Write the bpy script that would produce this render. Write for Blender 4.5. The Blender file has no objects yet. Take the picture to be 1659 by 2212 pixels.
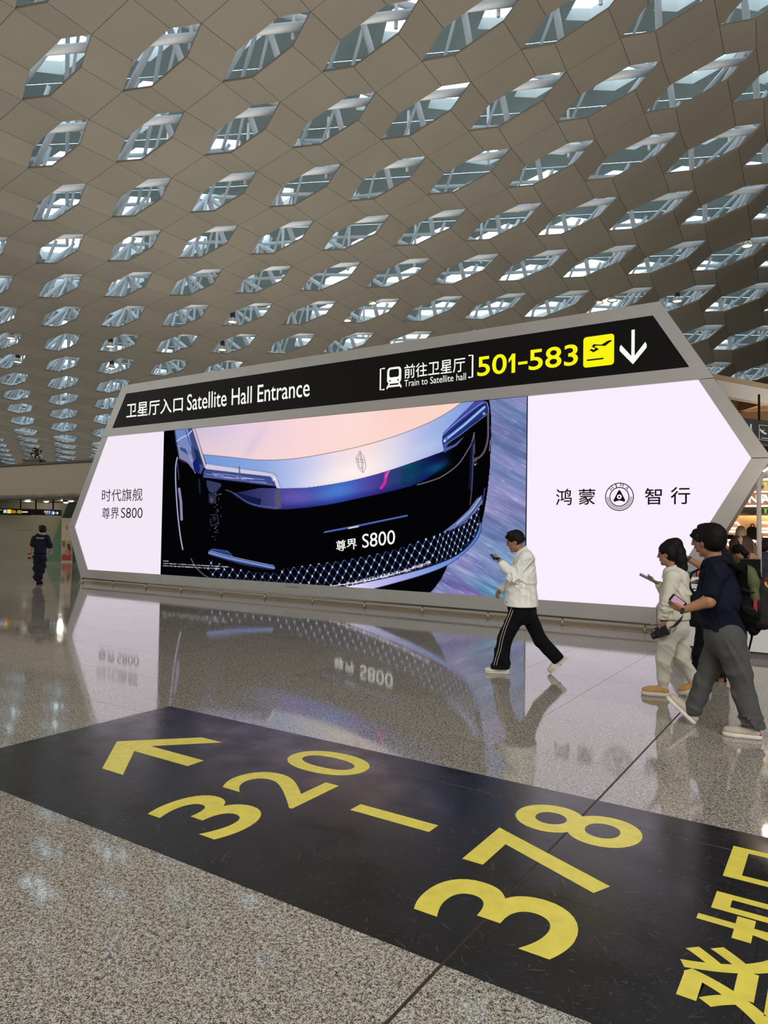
import bpy, bmesh, math, random
import numpy as np
from mathutils import Vector, Matrix
random.seed(7); RNG = np.random.default_rng(5)
C = bpy.context.scene.collection
# ------------------------------------------------------------------ camera
F_PX, YAW, PITCH, ROLL, CAM_H = 1525.57, 0.577867, 0.0281248, 0.01592167, 1.65
def cam_axes():
    f = np.array([-math.sin(YAW)*math.cos(PITCH), math.cos(YAW)*math.cos(PITCH), math.sin(PITCH)])
    r0 = np.array([math.cos(YAW), math.sin(YAW), 0.0]); u0 = np.cross(r0, f)
    r = math.cos(ROLL)*r0 + math.sin(ROLL)*u0; u = -math.sin(ROLL)*r0 + math.cos(ROLL)*u0
    return r, u, f
RX, UX, FX = cam_axes()
cd = bpy.data.cameras.new('camera'); cam = bpy.data.objects.new('camera', cd); C.objects.link(cam)
cd.sensor_fit = 'HORIZONTAL'; cd.sensor_width = 36.0; cd.lens = F_PX*36.0/1659.0; cd.clip_end = 400
M4 = Matrix.Identity(4)
for i in range(3):
    M4[i][0] = RX[i]; M4[i][1] = UX[i]; M4[i][2] = -FX[i]
M4[2][3] = CAM_H
cam.matrix_world = M4
bpy.context.scene.camera = cam
# ------------------------------------------------------------------ world, lights, exposure
sc = bpy.context.scene
sc.view_settings.view_transform = 'Standard'; sc.view_settings.look = 'None'
sc.view_settings.exposure = 0.0; sc.view_settings.gamma = 1.0; sc.view_settings.use_curve_mapping = False
world = bpy.data.worlds.new('world'); sc.world = world; world.use_nodes = True
wn = world.node_tree; bg = wn.nodes['Background']
bg.inputs[0].default_value = (0.66, 0.86, 1.0, 1); bg.inputs[1].default_value = 2.6
sc.cycles.max_bounces = 7; sc.cycles.diffuse_bounces = 4; sc.cycles.glossy_bounces = 4
sc.cycles.sample_clamp_indirect = 6.0
sc.cycles.use_denoising = True
def area_light(name, loc, rot, sx, sy, power, col):
    l = bpy.data.lights.new(name, 'AREA'); l.shape = 'RECTANGLE'; l.size = sx; l.size_y = sy; l.energy = power; l.color = col
    o = bpy.data.objects.new(name, l); C.objects.link(o); o.location = loc; o.rotation_euler = rot; return o
def aimed(name, loc, target, sx, sy, power, col):
    d = Vector(target)-Vector(loc); return area_light(name, loc, d.to_track_quat('-Z', 'Y').to_euler(), sx, sy, power, col)
# added unseen area lights, behind the camera and farther left, brighten the hall
aimed('rear_fill', (7, -9, 13), (-7, 10, 0), 26, 12, 7200, (1.0, 0.99, 0.97))
aimed('left_fill', (-40, -9, 11), (-22, 16, 0), 24, 10, 4000, (1.0, 0.97, 0.92))
# added floating area lights facing up, standing in for the ceiling's up-lighting
area_light('up_light', (-6, 11, 6.3), (math.pi, 0, 0), 42, 30, 3000, (1.0, 0.97, 0.92))
area_light('up_light_far', (-42, 36, 5.6), (math.pi, 0, 0), 70, 46, 4300, (1.0, 0.97, 0.88))
# ------------------------------------------------------------------ helpers
def lin(c):
    out = []
    for v in c[:3]:
        v = v/255.0
        out.append(v/12.92 if v <= 0.04045 else ((v+0.055)/1.055)**2.4)
    return tuple(out) + (1.0,)
def mat(name, col, rough=0.5, metal=0.0, spec=0.5, emit=None, estr=1.0, noise=None, bump=None, coat=0.0):
    m = bpy.data.materials.new(name); m.use_nodes = True; nt = m.node_tree; b = nt.nodes['Principled BSDF']
    b.inputs['Base Color'].default_value = lin(col); b.inputs['Roughness'].default_value = rough
    b.inputs['Metallic'].default_value = metal; b.inputs['Specular IOR Level'].default_value = spec
    b.inputs['Coat Weight'].default_value = coat
    if emit is not None:
        b.inputs['Emission Color'].default_value = lin(emit); b.inputs['Emission Strength'].default_value = estr
    if noise:
        sc_, amt = noise
        tc = nt.nodes.new('ShaderNodeTexCoord'); n = nt.nodes.new('ShaderNodeTexNoise'); n.inputs['Scale'].default_value = sc_; n.inputs['Detail'].default_value = 4
        r = nt.nodes.new('ShaderNodeValToRGB'); nt.links.new(tc.outputs['Object'], n.inputs['Vector']); nt.links.new(n.outputs['Fac'], r.inputs['Fac'])
        r.color_ramp.elements[0].position = 0.3; r.color_ramp.elements[1].position = 0.7
        r.color_ramp.elements[0].color = lin([v*(1-amt) for v in col]); r.color_ramp.elements[1].color = lin([min(255, v*(1+amt)) for v in col])
        nt.links.new(r.outputs['Color'], b.inputs['Base Color'])
    if bump:
        sc_, st, dist = bump
        tc = nt.nodes.new('ShaderNodeTexCoord'); n = nt.nodes.new('ShaderNodeTexNoise'); n.inputs['Scale'].default_value = sc_; n.inputs['Detail'].default_value = 3
        bp = nt.nodes.new('ShaderNodeBump'); bp.inputs['Strength'].default_value = st; bp.inputs['Distance'].default_value = dist
        nt.links.new(tc.outputs['Object'], n.inputs['Vector']); nt.links.new(n.outputs['Fac'], bp.inputs['Height']); nt.links.new(bp.outputs['Normal'], b.inputs['Normal'])
    return m
def glow(name, col, strength=1.0):
    m = bpy.data.materials.new(name); m.use_nodes = True; nt = m.node_tree; nt.nodes.clear()
    e = nt.nodes.new('ShaderNodeEmission'); e.inputs[0].default_value = lin(col); e.inputs[1].default_value = strength
    o = nt.nodes.new('ShaderNodeOutputMaterial'); nt.links.new(e.outputs[0], o.inputs[0]); return m
def mesh_obj(name, verts, faces, material=None, parent=None, smooth=False):
    me = bpy.data.meshes.new(name); me.from_pydata([tuple(map(float, v)) for v in verts], [], faces); me.update()
    return link(name, me, material, parent, smooth)
def link(name, me, material=None, parent=None, smooth=False):
    o = bpy.data.objects.new(name, me); C.objects.link(o)
    if material is not None:
        for mm in (material if isinstance(material, (list, tuple)) else [material]): me.materials.append(mm)
    if smooth: me.polygons.foreach_set('use_smooth', [True]*len(me.polygons))
    if parent is not None: o.parent = parent
    return o
def empty(name, loc=(0, 0, 0), rotz=0.0):
    o = bpy.data.objects.new(name, None); C.objects.link(o); o.location = loc; o.rotation_euler = (0, 0, rotz); return o
def tag(o, label=None, cat=None, group=None, kind=None):
    if label: o['label'] = label
    if cat: o['category'] = cat
    if group: o['group'] = group
    if kind: o['kind'] = kind
    return o
class MB:
    """collects shapes of one part and links them as one mesh"""
    def __init__(s): s.v = []; s.f = []; s.mi = []
    def add(s, vs, fs, mi=0):
        n = len(s.v); s.v += [tuple(v) for v in vs]; s.f += [tuple(i+n for i in f) for f in fs]; s.mi += [mi]*len(fs); return s
    def box(s, x0, x1, y0, y1, z0, z1, mi=0, skip_bottom=False):
        v = [(x0,y0,z0),(x1,y0,z0),(x1,y1,z0),(x0,y1,z0),(x0,y0,z1),(x1,y0,z1),(x1,y1,z1),(x0,y1,z1)]
        f = [(4,5,6,7),(0,1,5,4),(1,2,6,5),(2,3,7,6),(3,0,4,7)] + ([] if skip_bottom else [(3,2,1,0)])
        return s.add(v, f, mi)
    def prism(s, pts, vec, mi=0):
        """polygon pts (3D, planar) extruded by vec"""
        n = len(pts); a = [Vector(p) for p in pts]; b = [p+Vector(vec) for p in a]
        f = [tuple(range(n)), tuple(range(2*n-1, n-1, -1))] + [(i, i+n, (i+1) % n+n, (i+1) % n) for i in range(n)]
        return s.add(a+b, f, mi)
    def tube(s, path, r, seg=10, mi=0, cap=True):
        path = [Vector(p) for p in path]; rings = []; n0 = len(s.v); vs = []
        rr = r if isinstance(r, (list, tuple)) else [r]*len(path)
        prev = None
        for i, p in enumerate(path):
            t = (path[min(i+1, len(path)-1)]-path[max(i-1, 0)]).normalized()
            if prev is None:
                a = t.orthogonal().normalized()
            else:
                a = (prev - t*prev.dot(t)).normalized()
            prev = a; b = t.cross(a)
            vs += [p+(a*math.cos(2*math.pi*k/seg)+b*math.sin(2*math.pi*k/seg))*rr[i] for k in range(seg)]
        fs = []
        for i in range(len(path)-1):
            for k in range(seg):
                k2 = (k+1) % seg; fs.append((i*seg+k, i*seg+k2, (i+1)*seg+k2, (i+1)*seg+k))
        if cap:
            fs.append(tuple(range(seg-1, -1, -1))); fs.append(tuple((len(path)-1)*seg+k for k in range(seg)))
        return s.add(vs, fs, mi)
    def lathe(s, prof, c=(0, 0, 0), seg=20, mi=0):
        vs = [(c[0]+r*math.cos(2*math.pi*k/seg), c[1]+r*math.sin(2*math.pi*k/seg), c[2]+z) for r, z in prof for k in range(seg)]
        fs = [(i*seg+k, i*seg+(k+1) % seg, (i+1)*seg+(k+1) % seg, (i+1)*seg+k) for i in range(len(prof)-1) for k in range(seg)]
        return s.add(vs, fs, mi)
    def build(s, name, material=None, parent=None, smooth=False):
        o = mesh_obj(name, s.v, s.f, material, parent, smooth)
        if any(s.mi): o.data.polygons.foreach_set('material_index', s.mi)
        return o
# a sight line of the camera met with a plane of the place: used to measure real positions
def ray(px, py):
    d = RX*((px-829.5)/F_PX) - UX*((py-1106.0)/F_PX) + FX
    return d
def at_floor(px, py, z=0.0):
    d = ray(px, py); t = (z-CAM_H)/d[2]; return Vector((d[0]*t, d[1]*t, z))
def at_y(px, py, Y):
    d = ray(px, py); t = Y/d[1]; return Vector((d[0]*t, Y, CAM_H+d[2]*t))
def at_depth(px, py, D):
    d = ray(px, py)*D; return Vector((d[0], d[1], CAM_H+d[2]))
def project(P):
    q = np.asarray(P, float)-np.array([0, 0, CAM_H]); z = q@FX
    return 829.5+F_PX*(q@RX)/z, 1106-F_PX*(q@UX)/z, z
def text_mesh(body, bold=0.0, res=4):
    cu = bpy.data.curves.new('lettering', 'FONT'); cu.body = body; cu.size = 1.0; cu.resolution_u = res; cu.offset = bold
    o = bpy.data.objects.new('lettering_tmp', cu); C.objects.link(o); bpy.context.view_layer.update()
    dg = bpy.context.evaluated_depsgraph_get(); ev = o.evaluated_get(dg); me = ev.to_mesh()
    vs = [v.co.copy() for v in me.vertices]; fs = [tuple(p.vertices) for p in me.polygons]
    ev.to_mesh_clear(); bpy.data.objects.remove(o); bpy.data.curves.remove(cu)
    xs = [v.x for v in vs]; ys = [v.y for v in vs]; x0, x1, y0, y1 = min(xs), max(xs), min(ys), max(ys)
    return [((v.x-x0)/(x1-x0), (v.y-y0)/(y1-y0)) for v in vs], fs
def text_on(body, origin, ux, uy, material, parent, name='lettering', bold=0.0, thick=None):
    """lettering filling the rectangle origin + s*ux + t*uy"""
    vs, fs = text_mesh(body, bold); o_, a, b = Vector(origin), Vector(ux), Vector(uy)
    return mesh_obj(name, [o_+a*s+b*t for s, t in vs], fs, material, parent)
# ------------------------------------------------------------------ shared materials
M = {}
M['frame'] = mat('painted_white_panel', (160, 157, 154), 0.4, noise=(1.2, 0.02))
M['dark_gap'] = mat('dark_joint', (30, 28, 26), 0.8)
M['black'] = mat('black_sign_face', (9, 7, 8), 0.6, spec=0.15)
M['steel'] = mat('brushed_steel', (138, 128, 112), 0.3, 1.0)
M['white_metal'] = mat('white_painted_steel', (236, 240, 244), 0.35)
M['screen_white'] = glow('white_led_screen', (249, 238, 253), 1.0)
M['screen_white_l'] = glow('white_led_screen_left', (243, 232, 246), 1.0)
M['ink'] = glow('screen_ink', (28, 18, 24), 1.0)
M['sign_white'] = glow('lit_white_lettering', (250, 252, 248), 1.0)
M['sign_yellow'] = glow('lit_yellow_lettering', (250, 245, 20), 1.0)
# ------------------------------------------------------------------ floor
def granite(name):
    m = bpy.data.materials.new(name); m.use_nodes = True; nt = m.node_tree; b = nt.nodes['Principled BSDF']; L = nt.links.new
    geo = nt.nodes.new('ShaderNodeNewGeometry'); oi = nt.nodes.new('ShaderNodeObjectInfo')
    n1 = nt.nodes.new('ShaderNodeTexNoise'); n1.inputs['Scale'].default_value = 130; n1.inputs['Detail'].default_value = 2
    add = nt.nodes.new('ShaderNodeVectorMath'); add.operation = 'MULTIPLY_ADD'; add.inputs[1].default_value = (.009, .009, .009)
    L(geo.outputs['Position'], n1.inputs['Vector']); L(n1.outputs['Color'], add.inputs[0]); L(geo.outputs['Position'], add.inputs[2])
    v1 = nt.nodes.new('ShaderNodeTexVoronoi'); v1.inputs['Scale'].default_value = 280; L(add.outputs[0], v1.inputs['Vector'])
    sepc = nt.nodes.new('ShaderNodeSeparateColor'); L(v1.outputs['Color'], sepc.inputs[0])
    n2 = nt.nodes.new('ShaderNodeTexNoise'); n2.inputs['Scale'].default_value = 55; n2.inputs['Detail'].default_value = 2; L(geo.outputs['Position'], n2.inputs['Vector'])
    mm = nt.nodes.new('ShaderNodeMath'); mm.operation = 'MULTIPLY_ADD'; mm.inputs[1].default_value = 1.3; L(n2.outputs['Fac'], mm.inputs[0]); 
    ms = nt.nodes.new('ShaderNodeMath'); ms.operation = 'SUBTRACT'; ms.inputs[1].default_value = 0.65; L(sepc.outputs[0], ms.inputs[0]); L(ms.outputs[0], mm.inputs[2])
    r1 = nt.nodes.new('ShaderNodeValToRGB'); cr = r1.color_ramp; cr.interpolation = 'CONSTANT'
    cr.elements[0].position = 0.0; cr.elements[0].color = lin((48, 48, 48)); cr.elements[1].position = 0.72; cr.elements[1].color = lin((202, 194, 182))
    for p_, c_ in ((.18, (98, 96, 92)), (.36, (140, 134, 124)), (.54, (172, 164, 150))): e = cr.elements.new(p_); e.color = lin(c_)
    L(mm.outputs[0], r1.inputs['Fac']); mx = r1
    # slight difference of shade from tile to tile
    mr = nt.nodes.new('ShaderNodeMapRange'); mr.inputs['To Min'].default_value = 0.93; mr.inputs['To Max'].default_value = 1.06
    L(oi.outputs['Random'], mr.inputs['Value'])
    sv = nt.nodes.new('ShaderNodeVectorMath'); sv.operation = 'SCALE'; L(mx.outputs['Color'], sv.inputs[0]); L(mr.outputs['Result'], sv.inputs['Scale'])
    L(sv.outputs[0], b.inputs['Base Color'])
    b.inputs['IOR'].default_value = 1.62
    # worn polish: roughness changes in broad patches
    n3 = nt.nodes.new('ShaderNodeTexNoise'); n3.inputs['Scale'].default_value = 1.7; n3.inputs['Detail'].default_value = 5; L(geo.outputs['Position'], n3.inputs['Vector'])
    m3 = nt.nodes.new('ShaderNodeMapRange'); m3.inputs['From Min'].default_value = 0.3; m3.inputs['From Max'].default_value = 0.7
    m3.inputs['To Min'].default_value = 0.035; m3.inputs['To Max'].default_value = 0.08; L(n3.outputs['Fac'], m3.inputs['Value']); L(m3.outputs['Result'], b.inputs['Roughness'])
    return m
M['granite'] = granite('polished_speckled_granite')
fl = MB().box(-95, 16, -14, 90, -0.12, -0.010).build('floor', M['dark_gap']); tag(fl, kind='structure')
GX, GY, TX, TY = -1.2925, 2.172, 0.9955, 1.0052
tile_me = MB().box(-TX/2+0.0021, TX/2-0.0021, -TY/2+0.0021, TY/2-0.0021, -0.010, 0.0, skip_bottom=True)
tile_data = None; near = []; rest = []
for i in range(-34, 13):
    for j in range(-8, 32):
        cx_, cy_ = GX+(i+0.5)*TX, GY+(j+0.5)*TY
        u, v, z = project((cx_, cy_, 0))
        seen = z > 0.8 and -260 < u < 1900 and v < 2420
        (near if seen else rest).append((z if seen else 99, cx_, cy_))
near.sort(); rest += near[300:]; near = near[:300]
for k, (z, x, y) in enumerate(near):
    if tile_data is None:
        o = tile_me.build('tile', M['granite'], fl); tile_data = o.data
    else:
        o = bpy.data.objects.new('tile', tile_data); C.objects.link(o); o.parent = fl
    o.location = (x, y, 0)
mb = MB()
for z, x, y in rest: mb.add([(a+x, b+y, c) for a, b, c in tile_me.v], tile_me.f)
tag(mb.build('tiles_beyond', M['granite'], fl), kind='stuff')
M['groove'] = mat('brown_expansion_joint', (58, 40, 34), 0.6)
MB().box(GX-0.007, GX+0.007, -3, 12.8, -0.004, 0.0006).build('expansion_joint', M['groove'], fl)
# ------------------------------------------------------------------ floor film with lettering
def film_mat():
    m = bpy.data.materials.new('scuffed_black_film'); m.use_nodes = True; nt = m.node_tree; b = nt.nodes['Principled BSDF']; L = nt.links.new
    b.inputs['Base Color'].default_value = lin((26, 24, 27)); b.inputs['IOR'].default_value = 1.5
    geo = nt.nodes.new('ShaderNodeNewGeometry')
    n = nt.nodes.new('ShaderNodeTexNoise'); n.inputs['Scale'].default_value = 3.0; n.inputs['Detail'].default_value = 8; L(geo.outputs['Position'], n.inputs['Vector'])
    mr = nt.nodes.new('ShaderNodeMapRange'); mr.inputs['From Min'].default_value = 0.3; mr.inputs['From Max'].default_value = 0.7; mr.inputs['To Min'].default_value = 0.15; mr.inputs['To Max'].default_value = 0.30
    L(n.outputs['Fac'], mr.inputs['Value']); L(mr.outputs['Result'], b.inputs['Roughness'])
    acc = None
    for ang, scl in ((0.5, 4.2), (2.1, 3.1), (1.2, 5.7), (2.7, 4.8), (0.05, 6.5)):          # families of fine scratches
        mp = nt.nodes.new('ShaderNodeMapping'); mp.vector_type = 'TEXTURE'; mp.inputs['Rotation'].default_value = (0, 0, ang); mp.inputs['Scale'].default_value = (1/scl, 1/(scl*11), 1)
        L(geo.outputs['Position'], mp.inputs['Vector'])
        w = nt.nodes.new('ShaderNodeTexNoise'); w.inputs['Scale'].default_value = 2.2; w.inputs['Detail'].default_value = 3; w.inputs['Distortion'].default_value = 0.6; L(mp.outputs['Vector'], w.inputs['Vector'])
        c = nt.nodes.new('ShaderNodeMapRange'); c.inputs['From Min'].default_value = 0.685; c.inputs['From Max'].default_value = 0.72; L(w.outputs['Fac'], c.inputs['Value'])
        if acc is None: acc = c.outputs['Result']
        else:
            a = nt.nodes.new('ShaderNodeMath'); a.operation = 'MAXIMUM'; L(acc, a.inputs[0]); L(c.outputs['Result'], a.inputs[1]); acc = a.outputs[0]
    rc = nt.nodes.new('ShaderNodeMix'); rc.data_type = 'RGBA'; rc.inputs['A'].default_value = lin((24, 22, 25)); rc.inputs['B'].default_value = lin((66, 63, 68))
    L(acc, rc.inputs['Factor']); L(rc.outputs['Result'], b.inputs['Base Color'])
    bp = nt.nodes.new('ShaderNodeBump'); bp.inputs['Strength'].default_value = 0.25; bp.inputs['Distance'].default_value = 0.002; L(acc, bp.inputs['Height']); L(bp.outputs['Normal'], b.inputs['Normal'])
    return m
M['film'] = film_mat()
M['yellow'] = mat('yellow_floor_film', (230, 214, 84), 0.33, noise=(14, 0.04))
film = empty('floor_sticker', (-2.2, 3.45, 0))
tag(film, 'black floor sticker with a yellow arrow and gate numbers 320 to 378', 'floor sticker')
def film_child(name, mb, m): 
    o = mb.build(name, m, film); o.location = (2.2, -3.45, 0); return o
FX0, FX1, FY0, FY1 = -5.255, 1.3, 2.437, 4.465
xs = [FX0] + [GX+k*TX for k in range(-3, 3) if FX0 < GX+k*TX < FX1] + [FX1]
ys = [FY0] + [GY+k*TY for k in range(0, 4) if FY0 < GY+k*TY < FY1] + [FY1]
mb = MB()
for a, b in zip(xs, xs[1:]):
    for c, d in zip(ys, ys[1:]):
        ga = 0.006 if abs(a-GX) < 1e-6 else 0.0007; gb = 0.006 if abs(b-GX) < 1e-6 else 0.0007
        gd = 0.003 if abs(d-(GY+2*TY)) < 1e-6 else 0.0006; gc = 0.003 if abs(c-(GY+2*TY)) < 1e-6 else 0.0006
        mb.box(a+ga, b-gb, c+gc, d-gd, 0.0006, 0.0016)
film_child('black_film', mb, M['film'])
def floor_glyph(ch, x_top, x_bot, y0, y1, bold=0.0, name='numeral'):
    # read by someone facing left along the sign: up is -X, rightwards is +Y
    vs, fs = text_mesh(ch, bold, 8)
    P = [(x_bot+(x_top-x_bot)*t + 2.2-2.2, y0+(y1-y0)*s, 0.0021) for s, t in vs]
    o = mesh_obj(name, P, fs, M['yellow'], film); o.location = (2.2, -3.45, 0)
    if o.data.polygons and o.data.polygons[0].normal.z < 0: o.data.flip_normals()
    return o
floor_glyph('3', -3.40, -2.77, 2.705, 3.155, 0.012); floor_glyph('2', -3.40, -2.745, 3.262, 3.727, 0.012); floor_glyph('0', -3.405, -2.765, 3.83, 4.275, 0.012)
floor_glyph('3', -1.615, -0.92, 2.70, 3.12, 0.012); floor_glyph('7', -1.625, -0.925, 3.268, 3.73, 0.012); floor_glyph('8', -1.635, -0.925, 3.81, 4.235, 0.012)
film_child('dash', MB().add([(-2.455, 3.448, .0021), (-2.455, 3.556, .0021), (-1.92, 3.556, .0021), (-1.92, 3.448, .0021)][::-1], [(0, 1, 2, 3)]), M['yellow'])
ar = [(-4.705, 3.495), (-4.262, 3.95), (-4.032, 3.95), (-4.40, 3.568), (-3.825, 3.568), (-3.825, 3.42), (-4.40, 3.42), (-4.035, 3.05), (-4.258, 3.05)]
film_child('arrow', MB().add([(x, y, .0021) for x, y in ar][::-1], [tuple(range(9))]), M['yellow'])
floor_glyph('\u767b', -0.54, 0.12, 2.72, 3.20, 0.016, 'character'); floor_glyph('\u673a', -0.54, 0.12, 3.26, 3.73, 0.016, 'character'); floor_glyph('\u53e3', -0.50, 0.10, 3.84, 4.24, 0.016, 'character')
# ------------------------------------------------------------------ ceiling: panels folded around long hexagonal openings
Q = [-13.9297, 9.21116, 2.02012, 1.32966, -2.06438, 1.3506, -0.7017, -0.27422, -2.02756, -0.22322, -2.74009, 0.01595, -1.97238, 0.25175, -0.69316, 0.21814, 0.11174, 0.17223, -0.01254, -0.17608, -0.19909, -2.23882, 4.15053, -0.48804, -0.51567, 0.83618, -0.44735, 0.25116, -0.23944, -0.03535]
OFF = [(0, 0, 0)] + [(Q[6+2*k], Q[7+2*k], Q[16+k]) for k in range(5)]
EX = [(a, n-a) for n in range(1, 4) for a in range(n+1)]
SC_C = 1.25
def surf(x, y):
    # position along the two lattice directions, kept inside the part of the roof that was surveyed
    det = Q[2]*Q[5]-Q[3]*Q[4]; dx, dy = x-Q[0], y-Q[1]
    c = (dx*Q[5]-dy*Q[4])/det; r = (dy*Q[2]-dx*Q[3])/det
    c2 = min(max(c, -3.5), 11); r2 = min(max(r, -1.5), 12.5)
    x2 = Q[0]+c2*Q[2]+r2*Q[4]; y2 = Q[1]+c2*Q[3]+r2*Q[5]
    sx, sy = (x2+5)/15, (y2-15)/15
    z = 14.0+sum(q*sx**a*sy**b for q, (a, b) in zip(Q[21:], EX))
    return z - 0.12*max(0, r-12.5)
def hexv(c, r, k):
    x = Q[0]+c*Q[2]+r*Q[4]+OFF[k][0]; y = Q[1]+c*Q[3]+r*Q[5]+OFF[k][1]; z = surf(x, y)+OFF[k][2]
    return Vector((x*SC_C, y*SC_C, CAM_H+(z-CAM_H)*SC_C))
def perforated():
    m = mat('perforated_beige_metal_panel', (123, 115, 101), 0.55, noise=(0.35, 0.03)); nt = m.node_tree; b = nt.nodes['Principled BSDF']
    geo = nt.nodes.new('ShaderNodeNewGeometry'); v = nt.nodes.new('ShaderNodeTexVoronoi'); v.inputs['Scale'].default_value = 30; v.inputs['Randomness'].default_value = 0.0
    nt.links.new(geo.outputs['Position'], v.inputs['Vector'])
    bp = nt.nodes.new('ShaderNodeBump'); bp.inputs['Strength'].default_value = 0.15; bp.inputs['Distance'].default_value = 0.01
    nt.links.new(v.outputs['Distance'], bp.inputs['Height']); nt.links.new(bp.outputs['Normal'], b.inputs['Normal']); return m
M['ceil'] = perforated(); M['ceil_edge'] = mat('panel_edge', (100, 92, 80), 0.6)
ceiling = empty('ceiling', (0, 0, 0)); tag(ceiling, kind='structure')
def panel_geo(q, mb):
    """q: four corners seen from below; folded tray with recessed dark joints"""
    ctr = sum(q, Vector())/4; n = (q[1]-q[0]).cross(q[2]-q[0]).normalized()
    if n.z < 0: n = -n
    low = [p+(ctr-p).normalized()*0.014 for p in q]; mid = [p+Vector((0, 0, 0.02)) for p in q]; top = [p+Vector((0, 0, 0.07)) for p in q]
    vs = low+mid+top; fs = [(3, 2, 1, 0)] + [(i, (i+1) % 4, 4+(i+1) % 4, 4+i) for i in range(4)] + [(4+i, 4+(i+1) % 4, 8+(i+1) % 4, 8+i) for i in range(4)] + [(8, 9, 10, 11)]
    n0 = len(mb.f); mb.add(vs, fs)
    for k in range(n0+1, n0+9): mb.mi[k] = 1
panels = []; cells = []
for c in range(-14, 23):
    for r in range(-6, 28):
        ctr = (hexv(c, r, 0)+hexv(c, r, 3))/2
        u, v, z = project(ctr)
        if z < 3 or z > 98 or not (-800 < u < 2450 and -1000 < v < 1300): continue
        cells.append((z, c, r))
        H = lambda k, dc=0, dr=0: hexv(c+dc, r+dr, k)
        jm1 = H(0, 0, 1); jm2 = H(3, 1, 0)             # tips of the two openings beyond
        for q in ([H(4), H(5), jm2, jm1], [jm1, jm2, H(1, 1, 1), H(2, 1, 1)], [H(5), H(0), H(2, 1, 0), jm2], [H(0), H(1), H(3, 0, -1), H(4, 1, 0) if False else H(5, 0, -1)]):
            panels.append((z, q))
# the fourth panel: between this opening and the one at (c, r-1): corners tip, v1 of this and tip, v4 of that one
panels = []
for z, c, r in cells:
    H = lambda k, dc=0, dr=0: hexv(c+dc, r+dr, k)
    jm1 = H(0, 0, 1); jm2 = H(3, 1, 0)
    for q in ([H(4), H(5), jm2, jm1], [jm1, jm2, H(1, 1, 1), H(2, 1, 1)], [H(5), H(0), H(2, 1, 0), jm2], [H(0), H(1), H(3, 0, -1), H(4, 0, -1)]):
        ctr = sum(q, Vector())/4; u, v, zz = project(ctr)
        panels.append((zz if (-60 < u < 1720 and v > -60) else 999, q))
panels.sort(key=lambda t: t[0])
for z, q in panels[:300]:
    mb = MB(); panel_geo(q, mb); mb.build('ceiling_panel', [M['ceil'], M['ceil_edge']], ceiling)
mb = MB()
for z, q in panels[300:]: panel_geo(q, mb)
# the ceiling goes on, closed, beyond what can be seen
beyond = []
seen_cells = {(c, r) for z, c, r in cells}
for c in range(-26, 34):
    for r in range(-24, 34):
        if (c, r) in seen_cells: continue
        x0 = Q[0]+c*Q[2]+r*Q[4]-1.37; y0 = Q[1]+c*Q[3]+r*Q[5]
        if not (-74 < x0 < 13 and -12 < y0 < 70): continue
        qd = [Vector(((x0+dx)*SC_C, (y0+dy)*SC_C, CAM_H+(surf(x0+dx, y0+dy)-CAM_H)*SC_C)) for dx, dy in ((2.04, 0), (0, 1.35), (-2.04, 0), (0, -1.35))]
        beyond.append(qd); mb.add(qd, [(3, 2, 1, 0)])
tag(mb.build('far_ceiling_panels', [M['ceil'], M['ceil_edge']], ceiling), kind='stuff')
# outer roof skin with framed hexagonal skylights, above the ceiling
M['skin'] = mat('pale_roof_lining', (168, 176, 170), 0.6); M['sky_frame'] = mat('skylight_frame', (222, 226, 222), 0.5)
roof = empty('roof'); tag(roof, kind='structure')
HR = 3.3
sk = MB(); fr = MB()
def up(p, h): return Vector((p.x, p.y, p.z+h))
for z, c, r in cells:
    x0 = Q[0]+c*Q[2]+r*Q[4]-1.37; y0 = Q[1]+c*Q[3]+r*Q[5]
    def W(dx, dy, h=HR):
        x, y = x0+dx, y0+dy; return Vector((x*SC_C, y*SC_C, CAM_H+(surf(x, y)-CAM_H)*SC_C+h))
    out = [W(2.04, 0), W(0, 1.35), W(-2.04, 0), W(0, -1.35)]       # rhombic cell of the lattice
    if (c*3+r*5) % 4 == 1: hx = [(1.4, .0), (.78, .60), (-.78, .60), (-1.4, 0), (-.78, -.60), (.78, -.60)]
    else: hx = [(1.15, .0), (.62, .46), (-.62, .46), (-1.15, 0), (-.62, -.46), (.62, -.46)]
    inn = [W(a, b, HR+.10) for a, b in hx]
    sk.add(out+inn, [(0, 1, 5, 4), (1, 6, 5), (1, 2, 7, 6), (2, 3, 8, 7), (3, 9, 8), (3, 0, 4, 9)])
    up1 = [W(a*.93, b*.88, HR+.45) for a, b in hx]
    fr.add(inn+up1, [(i, (i+1) % 6, 6+(i+1) % 6, 6+i) for i in range(6)])
for qd in beyond: sk.add([p+Vector((0, 0, HR)) for p in qd], [(3, 2, 1, 0)])
tag(sk.build('roof_lining', M['skin'], roof), kind='stuff'); tag(fr.build('skylight_frames', M['sky_frame'], roof), kind='stuff')
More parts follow.
